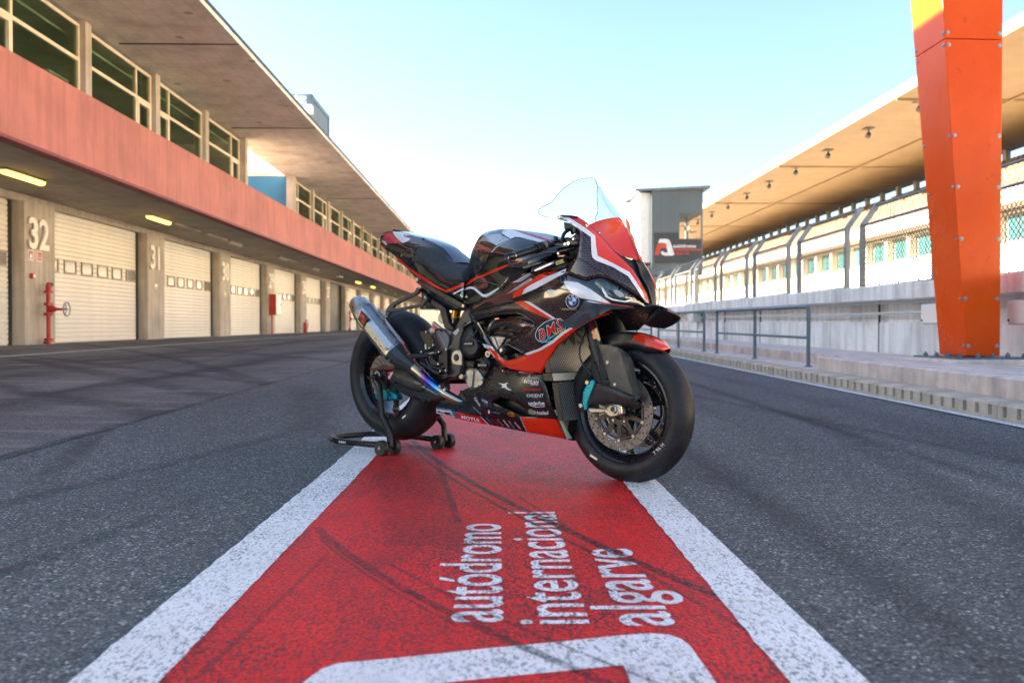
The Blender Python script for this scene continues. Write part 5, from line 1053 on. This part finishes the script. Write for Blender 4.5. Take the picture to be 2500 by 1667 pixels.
# ---- subframe and hanger
plate('subframe_rail', 'C2 648,702 700,728 1122,952 1108,992 1070,988 690,772 642,742', .140, .112, MT['bmetal'], bev=.004, mirror=True); plate('subframe_strut', 'C2 682,792 720,830 765,882 900,962 932,998 962,1128 1018,1192 972,1212 918,1172 872,1012 715,902', .140, .112, MT['bmetal'], bev=.004, mirror=True)
plate('undertray', 'C2 690,752 1080,984 1000,1012 900,1002 742,992 702,902', .09, -.09, MT['matte'], bev=.004); plate('silencer_hanger', 'C2 655,790 692,796 660,856 520,922 440,962 430,985 462,990 600,962 690,946 720,900 745,880 766,896 710,972 600,992 402,1032 372,1062 354,1030 370,985 420,930 630,832', .160, .142, MT['carbonm'], bev=.003)
plate('hanger_tab', 'C2 270,1005 340,1015 385,1035 375,1065 340,1100', .185, .178, MT['ti'], bev=.001); cyl('bolt', 'C2 345,1040', .195, .012, .03, MT['bolt'], None, 14)
# ---- exhaust
ex = [UP3(*p) for p in PT('B 55,655,.205 66,668,.205 100,712,.205 106,720,.205 245,895,.192 252,904,.191')]
MB().tube(ex, [.034, .052, .064, .0655, .068, .0685], 12, flat=.92).build('silencer', MT['ti'], bike, 28)
for i, (a, c) in enumerate((('B 99,711,.205', 'B 103,716,.205'), ('B 244,894,.192', 'B 250,902,.191'))): MB().tube([UP3(*PT(a)[0]), UP3(*PT(c)[0])], [.0665, .0695][i], 12, flat=.92).build('band', MT['alu'], bike, 28)
for i in range(7):
    a = i * .55 - .6; 
ec = [UP3(*p) for p in PT('B 252,904,.191 280,935,.186 310,955,.18 335,975,.174')]; cap_ = MB().tube(ec, [.067, .056, .044, .032], 12, flat=.92).build('end_cap', MT['carbonm'], bike, 28)
Gx = lambda x, y: .2685
dk = decal('maker_badge', 'C2 128,1008 192,1076 145,1178 88,1098', Gx, MT['dframe'], bike, None, 0.0, 8); decal('red_mark', 'C2 125,1030 168,1072 150,1085 168,1120 140,1142 122,1110 135,1095 108,1065', Gx, MT['inkred'], bike, None, .002, 8); decal('yellow_mark', 'C2 92,1098 142,1160 138,1172 90,1112', Gx, MT['yellow'], bike, None, .002, 8)
for q in ('C2 152,942', 'C2 448,1290', 'C2 365,1380', 'C2 72,1022', 'C2 392,1488', 'C2 470,1330'): bolt(q, .262, .005)
pp_ = [UP3(*p) for p in PT('B 325,968,.175 360,998,.168 395,1035,.158 398,1038,.157 440,1068,.146 475,1092,.135 480,1096,.134 500,1108,.128 560,1140,.105 590,1150,.09 640,1165,.06')]
MB().tube(pp_, [.030, .029, .028, .0265, .0255, .023, .0225, .022, .019, .018, .018], 18).build('link_pipe', MT['heat'], bike, 40)
for q, r_ in (('D3 800,830,.163', .031), ('D3 1170,1090,.134', .0245), ('D3 1262,1140,.128', .0240)):
    c = UP3(*PT(q)[0]); d = (pp_[5] - pp_[2]).normalized(); MB().tube([c - d * .006, c + d * .006], r_, 18).build('clamp', MT['alu'], bike, 40)
# ---- swingarm, rear brake
plate('swingarm', 'C4 395,768 560,752 720,740 1000,760 1150,600 1212,622 1202,768 1000,900 720,900 600,880 420,872', .108, .078, MT['bmetal'], bev=.01, mirror=True); plate('swingarm_bridge', 'C4 960,760 1150,600 1212,622 1202,768 1040,860', .09, -.09, MT['bmetal'], bev=.01)
sg, Gsg, _ = panel('swingarm_guard', 'C4 600,752 720,756 782,802 900,892 1032,962 1112,1030 990,1042 868,1046 740,1002 640,952 590,902 545,862 540,790', 'C4 540,790,.118 720,756,.125 900,892,.135 1032,962,.13 1112,1030,.118 868,1046,.116 640,952,.118 760,900,.142 650,840,.135', MT['carbonm'], roll=.012, rollpx=8, step=7, mirror=False, thick=.01)
decal('guard_rib', 'C4 606,862 622,868 700,905 820,945 850,940 890,885 902,890 862,952 825,962 700,925 612,884', Gsg, MT['black'], sg, None, .004, 6); decal('maker_patch', 'C4 528,772 606,770 570,850 545,850', Gsg, MT['inkred'], sg, None, .003, 7); decal('maker_patch', 'C4 540,782 596,780 566,838 552,840', Gsg, MT['whiteg'], sg, None, .005, 7)
plate('chain_adjuster', 'C4 405,762 530,762 535,930 510,935 480,882 402,872', .128, .108, MT['bmetal'], bev=.003, mirror=True); plate('caliper_arm', 'C4 380,744 590,726 622,736 590,752 385,760', .131, .12, MT['brown'], bev=.002)
cyl('axle_nut', 'C4 445,805', .148, .022, .022, MT['alu'], None, 18); cyl('axle_nut', 'C4 445,805', .152, .013, .01, MT['bmetal'], None, 6)
rcal = plate('brake_caliper', 'C4 432,935 480,925 560,945 622,985 625,1030 560,1042 440,1038 425,985', .124, .075, MT['tealc'], bev=.008)
for q in ('C4 432,958', 'C4 455,985', 'C4 460,1020', 'C4 550,1015', 'C4 545,950'): cyl('bolt', q, .130, .009, .012, MT['alu'], rcal, 10)
# ---- engine
plate('engine_block', 'D2 420,600 640,540 1000,440 1640,420 1699,1000 1450,1300 900,1350 740,1500 420,1500 400,1200', .115, -.115, MT['bmetal'], bev=.012); plate('frame_spar', 'D2 300,700 460,380 640,300 1200,360 1640,300 1640,420 1000,470 640,560 480,640', .130, .09, MT['carbonm'], bev=.01, mirror=True)
cc, Gc, _ = panel('clutch_cover', 'D2 400,962 420,850 460,722 520,642 600,602 640,640 700,780 770,900 760,1012 722,1100 640,1162 540,1168 460,1122 410,1052', 'D2 400,962,.160 520,642,.162 640,640,.162 770,900,.162 640,1162,.160 460,1122,.160 580,880,.172 580,1020,.172', MT['matte'], roll=.03, rollpx=12, step=5, thick=.05, mirror=False, rnd=1)
for p_, r_, ln in (('D2 560,880', .030, .012), ('D2 590,950', .040, .006)): cyl('cover_boss', p_, .176, r_, ln, MT['matte'], cc, 24)
plate('name_plate', 'D2 470,880 615,872 615,942 472,940', .183, .174, MT['bmetal'], cc, bev=.002); words('alpha Racing', lambda x, y: .184, 'D2 484,918', 'D2 606,914', 4, MT['whiteg'], cc, .01, off=.0005)
for a in (-60, 20, 75): 
    t = R(a); plate('cover_rib', [(PT('D2 600,830')[0][0] + q * math.cos(t) - w_ * math.sin(t), PT('D2 600,830')[0][1] + q * math.sin(t) + w_ * math.cos(t)) for q, w_ in ((4, -1.2), (24, -1.2), (24, 1.2), (4, 1.2))], .175, .16, MT['matte'], cc, bev=.002)
cyl('pump_cover', 'D2 785,1235', .160, .030, .05, MT['matte'], None, 24, .4); plate('name_plate', 'D2 686,1216 838,1216 838,1280 688,1282', .168, .158, MT['bmetal'], None, bev=.002); words('alpha Racing', lambda x, y: .169, 'D2 700,1258', 'D2 830,1260', 4, MT['whiteg'], None or bike, .01, off=.0005)
plate('crankcase', 'D2 480,1292 660,1290 740,1380 782,1462 760,1560 690,1640 540,1640 480,1500', .125, .05, MT['cast'], bev=.012); cyl('drain_plug', 'D2 425,1430', .145, .014, .03, MT['alu'], None, 16); cyl('drain_plug', 'D2 735,1530', .135, .016, .03, MT['cast'], None, 16); plate('casting_rib', 'D2 590,1330 625,1330 600,1600 560,1600', .135, .12, MT['cast'], bev=.004)
plate('lower_case', 'D2 440,1170 640,1180 640,1310 560,1300 440,1260', .150, .09, MT['bmetal'], bev=.008); cyl('bolt', 'D2 605,1255', .156, .010, .02, MT['bmetal'], None, 10)
plate('cylinder_head', 'D2 850,792 940,782 1020,780 1145,802 1085,902 1012,1042 992,1022 915,905', .150, .10, MT['cast'], bev=.006); plate('casting_rib', 'D2 930,800 950,800 1020,990 1005,1005', .158, .148, MT['alu'], bev=.002); plate('engine_mount', 'D2 1150,800 1290,800 1180,930 1140,1060 1060,1080 1080,950', .158, .12, MT['bmetal'], bev=.008)
cyl('crash_bobbin', 'D2 1065,1010', .212, .021, .07, MT['matte'], None, 24, .3); cyl('bobbin_bolt', 'D2 1065,1010', .214, .009, .01, MT['alu'], None, 14); cyl('bolt', 'D2 848,1075', .170, .016, .03, MT['alu'], None, 16); cyl('bolt', 'D2 848,1075', .172, .008, .004, MT['teal'], None, 12)
plate('sensor', 'D2 955,492 1030,480 1048,520 960,536', .15, .13, MT['darkred'], bev=.003); hose('coolant_hose', 'D2 860,700,.14 900,620,.15 940,560,.14 1050,500,.12', .008, MT['cast']); hose('wiring', 'D2 700,600,.13 760,640,.14 830,700,.14 860,760,.13', .006, MT['matte'])
for q in ('D2 745,612', 'D2 790,740', 'D2 600,240'): bolt(q, .15, .006)
plate('frame_plate', 'D2 242,762 300,702 420,602 465,562 462,700 412,860 396,1000 432,1060 442,1262 402,1402 330,1452 212,1440 206,1000 232,940 262,860', .152, .118, MT['carbonm'], bev=.006, mirror=True); plate('plate_patch', 'D2 295,740 385,650 395,700 345,775', .1535, .150, MT['silver'], bev=.001)
plate('pivot_nut', 'D2 262,1150 270,1082 300,1022 350,1000 405,1006 440,1082 440,1262 350,1256 290,1230', .172, .150, MT['alu'], bev=.005); cyl('pivot_bore', 'D2 345,1130', .176, .017, .012, MT['bmetal'], None, 20); cyl('pivot_core', 'D2 345,1130', .178, .009, .004, MT['dframe'], None, 6)
cyl('adjuster_hole', 'D2 470,605', .153, .011, .004, MT['dframe'], None, 14)
hose('clip', 'D2 465,630,.158 500,615,.162 560,575,.162 590,560,.158', .003, MT['alu'])
# shock absorber
MB().tube([UP3(*p) for p in PT('D2 330,640,.03 350,430,.03 370,330,.03')], .022, 14).build('shock_body', MT['gold'], bike, 50); cyl('shock_reservoir', 'D2 115,500', .06, .028, .06, MT['tan'], None, 18); MB().tube([UP3(*p) for p in PT('D2 300,640,.06 320,500,.06')], .012, 10).build('shock_fitting', MT['bolt'], bike)
# rearset
plate('heel_plate', 'D3 768,72 870,75 935,80 1035,250 1040,340 960,395 900,330 840,235', .185, .180, MT['bmetal'], bev=.001); plate('rearset_plate', 'D3 1120,420 1200,390 1280,370 1285,860 1230,830 1120,640', .172, .160, MT['bmetal'], bev=.002)
for q in ('D3 890,75', 'D3 1022,318', 'D3 950,368', 'D3 805,440', 'D3 1122,440', 'D3 955,535', 'D3 1112,660', 'D3 945,722', 'D3 1260,395', 'D3 1250,775', 'D3 1150,790'): cyl('bolt', q, .188, .0055, .014, MT['bolt'], None, 10)
MB().tube([UP3(*p) for p in PT('D3 600,525,.262 640,520,.252 850,515,.200 900,515,.188')], [.0125, .0115, .0115, .013], 14).build('foot_peg', MT['matte'], bike, 40); cyl('peg_tip', 'D3 570,490', .268, .004, .006, MT['redg'])
plate('peg_bracket', 'D3 840,470 960,440 1080,420 1110,480 960,500 900,560 850,550', .190, .176, MT['bmetal'], bev=.002); words('alpha', lambda x, y: .191, 'D3 955,482', 'D3 1040,458', 3.6, MT['whiteg'], bike, .01, off=.0004)
plate('brake_pedal', 'D3 890,560 960,530 1010,560 1060,620 1150,640 1160,680 1100,690 1020,690 950,640', .186, .178, MT['bmetal'], bev=.002); hose('brake_pedal_arm', 'D3 800,630,.19 860,670,.19 960,740,.19 1050,800,.19 1100,830,.19', .006, MT['bmetal']); hose('pedal_spring', 'D3 900,560,.19 960,680,.19 1080,730,.188 1180,760,.186 1260,830,.18', .005, MT['bmetal'])
cyl('pedal_toe', 'D3 1110,835', .20, .007, .04, MT['bmetal']); MB().tube([UP3(*p) for p in PT('D3 1060,50,.17 1075,230,.172 1095,390,.172')], .004, 8).build('linkage_rod', MT['bmetal'], bike)
hose('brake_line', 'C2 870,1190,.16 920,1200,.165 960,1240,.165 975,1290,.16 965,1350,.15 955,1400,.14', .005, MT['matte']); hose('master_cylinder', 'C2 815,1130,.15 840,1150,.15 900,1200,.152', .009, MT['alu']); hose('red_fitting', 'C2 812,1165,.158 850,1190,.158', .009, MT['redg']); plate('reservoir_bracket', 'C2 770,1200 830,1130 845,1180 800,1260', .14, .13, MT['cast'], bev=.002)
plate('inner_bracket', 'D3 960,100 1060,30 1080,60 1000,200', .15, .14, MT['cast'], bev=.002)
for i in range(3): cyl('spring_coil', 'D3 %d,%d' % (885 + 2 * i, 322 + i * 26), .186, .006, .012, MT['bolt'], None, 12)
# ---- bars and controls
def seg(name, s, r_, mat, n=16): return MB().tube([UP3(*p) for p in PT(s)], r_, n).build(name, mat, bike, 45)
for nm, s, r_, m_ in (('grip', 'D1 1120,560,.362 1500,440,.242', .0165, 'bmetal'), ('grip_ring', 'D1 1128,560,.36 1140,556,.356', .0185, 'alu'), ('grip_flange', 'D1 1490,443,.246 1502,440,.242', .021, 'bmetal'), ('throttle_tube', 'D1 1505,438,.241 1590,400,.215', .0175, 'matte'), ('throttle_ring', 'D1 1525,430,.236 1535,426,.232', .0195, 'bmetal'), ('throttle_ring', 'D1 1560,415,.226 1568,411,.223', .0195, 'bmetal'), ('clip_on_bar', 'D1 1590,400,.216 1900,330,.105', .013, 'bmetal'), ('throttle_housing', 'D1 1600,398,.214 1640,385,.20', .021, 'cast'), ('bar_end', 'D1 1010,590,.392 1040,575,.388 1120,560,.362', [.015, .0165, .0165], 'bmetal')):
    o = seg(nm, s, r_, MT[m_])
    if nm in ('grip', 'bar_end'):
        m2 = o.data.copy(); m2.transform(Matrix.Diagonal((1, -1, 1, 1))); m2.flip_normals(); link(nm, m2, bike)
cyl('bar_end_cap', 'D1 1025,580', .397, .011, .004, MT['alu'], None, 16); MB().tube([UP3(*p) for p in PT('D1 1040,580,.39 1080,660,.392 1130,728,.392 1170,732,.391 1280,732,.37')], .0065, 10).build('lever_guard', MT['bmetal'], bike, 50)
MB().tube([UP3(*p) for p in PT('D1 1280,655,.385 1330,632,.375 1500,552,.325 1640,505,.285 1820,490,.235')], [.010, .0075, .0085, .0095, .010], 10, flat=.7).build('brake_lever', MT['bmetal'], bike, 50); cyl('lever_ball', 'D1 1292,650', .39, .010, .02, MT['matte'])
plate('lever_perch', 'D1 1800,480 1900,450 2030,430 2090,415 2080,450 1960,480 1830,520', .215, .19, MT['bmetal'], bev=.004); plate('master_cylinder', 'D1 1730,330 1800,370 1830,340 1960,360 2010,380 1990,420 1820,400 1740,360', .19, .15, MT['bmetal'], bev=.006); plate('switch', 'D1 1765,240 1800,235 1815,330 1770,330', .16, .14, MT['matte'], bev=.004); plate('throttle_clamp', 'D1 1602,325 1660,300 1720,340 1715,400 1650,420', .205, .17, MT['bmetal'], bev=.006)
plate('lever_adjuster', 'D1 1830,545 1945,530 1955,570 1840,580', .21, .195, MT['darkred'], bev=.003); cyl('bolt', 'D1 2005,355', .196, .009, .01, MT['bolt'], None, 12); cyl('bolt', 'D1 1950,365', .196, .007, .01, MT['bolt'], None, 12); cyl('bolt', 'D1 1845,515', .22, .006, .01, MT['bolt'], None, 12); cyl('bolt', 'D1 2085,285', .17, .006, .01, MT['bolt'], None, 12)
hose('brake_hose', 'D1 1910,400,.15 1920,260,.13 1960,180,.12 2050,130,.10 2080,200,.08', .008, MT['matte']); hose('throttle_cable', 'D1 2000,440,.18 2080,480,.16 2110,560,.15 2050,600,.15', .005, MT['matte']); hose('clutch_cable', 'D1 1950,570,.16 2060,580,.15 2130,520,.13', .006, MT['matte'])
plate('fairing_stay', 'D1 1930,10 2000,40 2140,110 2110,200 2080,190 2060,110 1940,140', .15, .10, MT['matte'], bev=.004, mirror=True); plate('triple_clamp', 'D1 1830,300 1960,250 2180,300 2170,400 1900,420', .13, -.13, MT['bmetal'], bev=.01); plate('dash', 'D1 1990,300 2160,150 2185,290 2160,600 2010,560', .11, -.11, MT['matte'], bev=.01)
plate('side_cap', 'D1 1040,690 1300,700 1480,640 1590,640 1600,680 1330,770 1180,780 1080,750', .205, .17, MT['bmetal'], bev=.012)
MB().tube([UP3(*p) for p in PT('D1 1450,800,.20 1700,720,.20 1960,640,.19')], .016, 12).build('steering_damper', MT['bmetal'], bike, 40); GQ = lambda x, y: .219
decal('white_label', 'D1 1462,775 1770,645 1785,668 1478,806', GQ, MT['whiteg'], bike, None, 0, 8, rnd=1); decal('yellow_label', 'D1 1805,650 1925,605 1945,660 1815,705', GQ, MT['yellow'], bike, None, 0, 8); words('0214', GQ, 'D1 1835,690', 'D1 1942,652', 5.5, MT['dframe'], bike, .01, off=.001); plate('damper_body', 'D1 1690,745 1960,655 1975,740 1760,800 1700,790', .20, .16, MT['matte'], bev=.008)
hose('windscreen_trim', 'C3 600,372,.19 690,380,.18 735,386,.17', .004, MT['bmetal'])
for sg_ in (1, -1):
    pts_ = [UP3(*p) for p in PT('C3 490,388,.205 430,374,.211 395,345,.212 400,322,.208 430,298,.2 480,275,.184 520,250,.168 560,195,.148 620,135,.121 700,82,.088 780,55,.048 860,50,.004')]
    MB().tube([Vector((p.x, p.y * sg_, p.z)) for p in pts_], .0016, 6).build('windscreen_edge', MT['greyp'], bike)

# ================================================================ paddock stand
zs = gz(-.5, 4.5); stn = empty('paddock_stand', BR0 + Vector((0, 0, zs)), math.atan2(BF.y, BF.x)); tag(stn, 'black tubular paddock stand with small wheels lifting the rear wheel', 'stand')
def L(u, v, w_): return Vector((u, -v, w_))
NW, FW = (.085, .150), (.125, -.205)
zc = .040
MB().tube([L(-.01, .165, .40), L(.035, .165, .355), L(.045, .162, .26), L(.055, .160, .20), L(.10, .156, .13), L(.105, .15, .045)], .0165, 14).build('upright', MT['bmetal'], stn, 60)
MB().tube([L(.02, -.175, .40), L(.055, -.175, .355), L(.065, -.18, .26), L(.075, -.185, .20), L(.135, -.2, .13), L(.14, -.205, .045)], .0165, 14).build('upright', MT['bmetal'], stn, 60)
MB().tube([L(.10, .135, .05), L(-.05, .155, .045), L(-.30, .165, .042), L(-.40, .13, .044), L(-.425, .08, .046), L(-.42, .0, .048), L(-.40, -.12, .048), L(-.33, -.19, .048), L(-.10, -.205, .048), L(.13, -.19, .05)], .0165, 14).build('frame_tube', MT['bmetal'], stn, 60)
for (u, v) in (NW, FW):
    for dv in (-.042, .042):
        c = L(u, v + dv, zc); MB().lathe([(.012, -.015), (.03, -.0165), (.037, -.0165), (.040, -.012), (.040, .012), (.037, .0165), (.03, .0165), (.012, .015)], c, (0, 1, 0), 28).build('castor', MT['matte'], stn, 40)
        MB().lathe([(0, -.02), (.009, -.019), (.009, .019), (0, .02)], c, (0, 1, 0), 12).build('castor_hub', MT['bolt'], stn, 40)
    MB().tube([L(u, v - .06, zc), L(u, v + .06, zc)], .008, 8).build('castor_axle', MT['bmetal'], stn)
MB().box(-.03, .03, -.19, -.15, .385, .40).build('lifting_cup', MT['bmetal'], stn, bev=.003); MB().box(-.01, .05, .15, .19, .385, .40).build('lifting_cup', MT['bmetal'], stn, bev=.003)
vs, fs, (x0, x1, y0, y1) = text_mesh('BMS', .02)
MB().add([L(-.27 + (v.x - x0) / (x1 - x0) * .06, .1823, .036 + (v.y - y0) / (y1 - y0) * .014) for v in vs], fs).build('lettering', MT['whiteg'], stn)
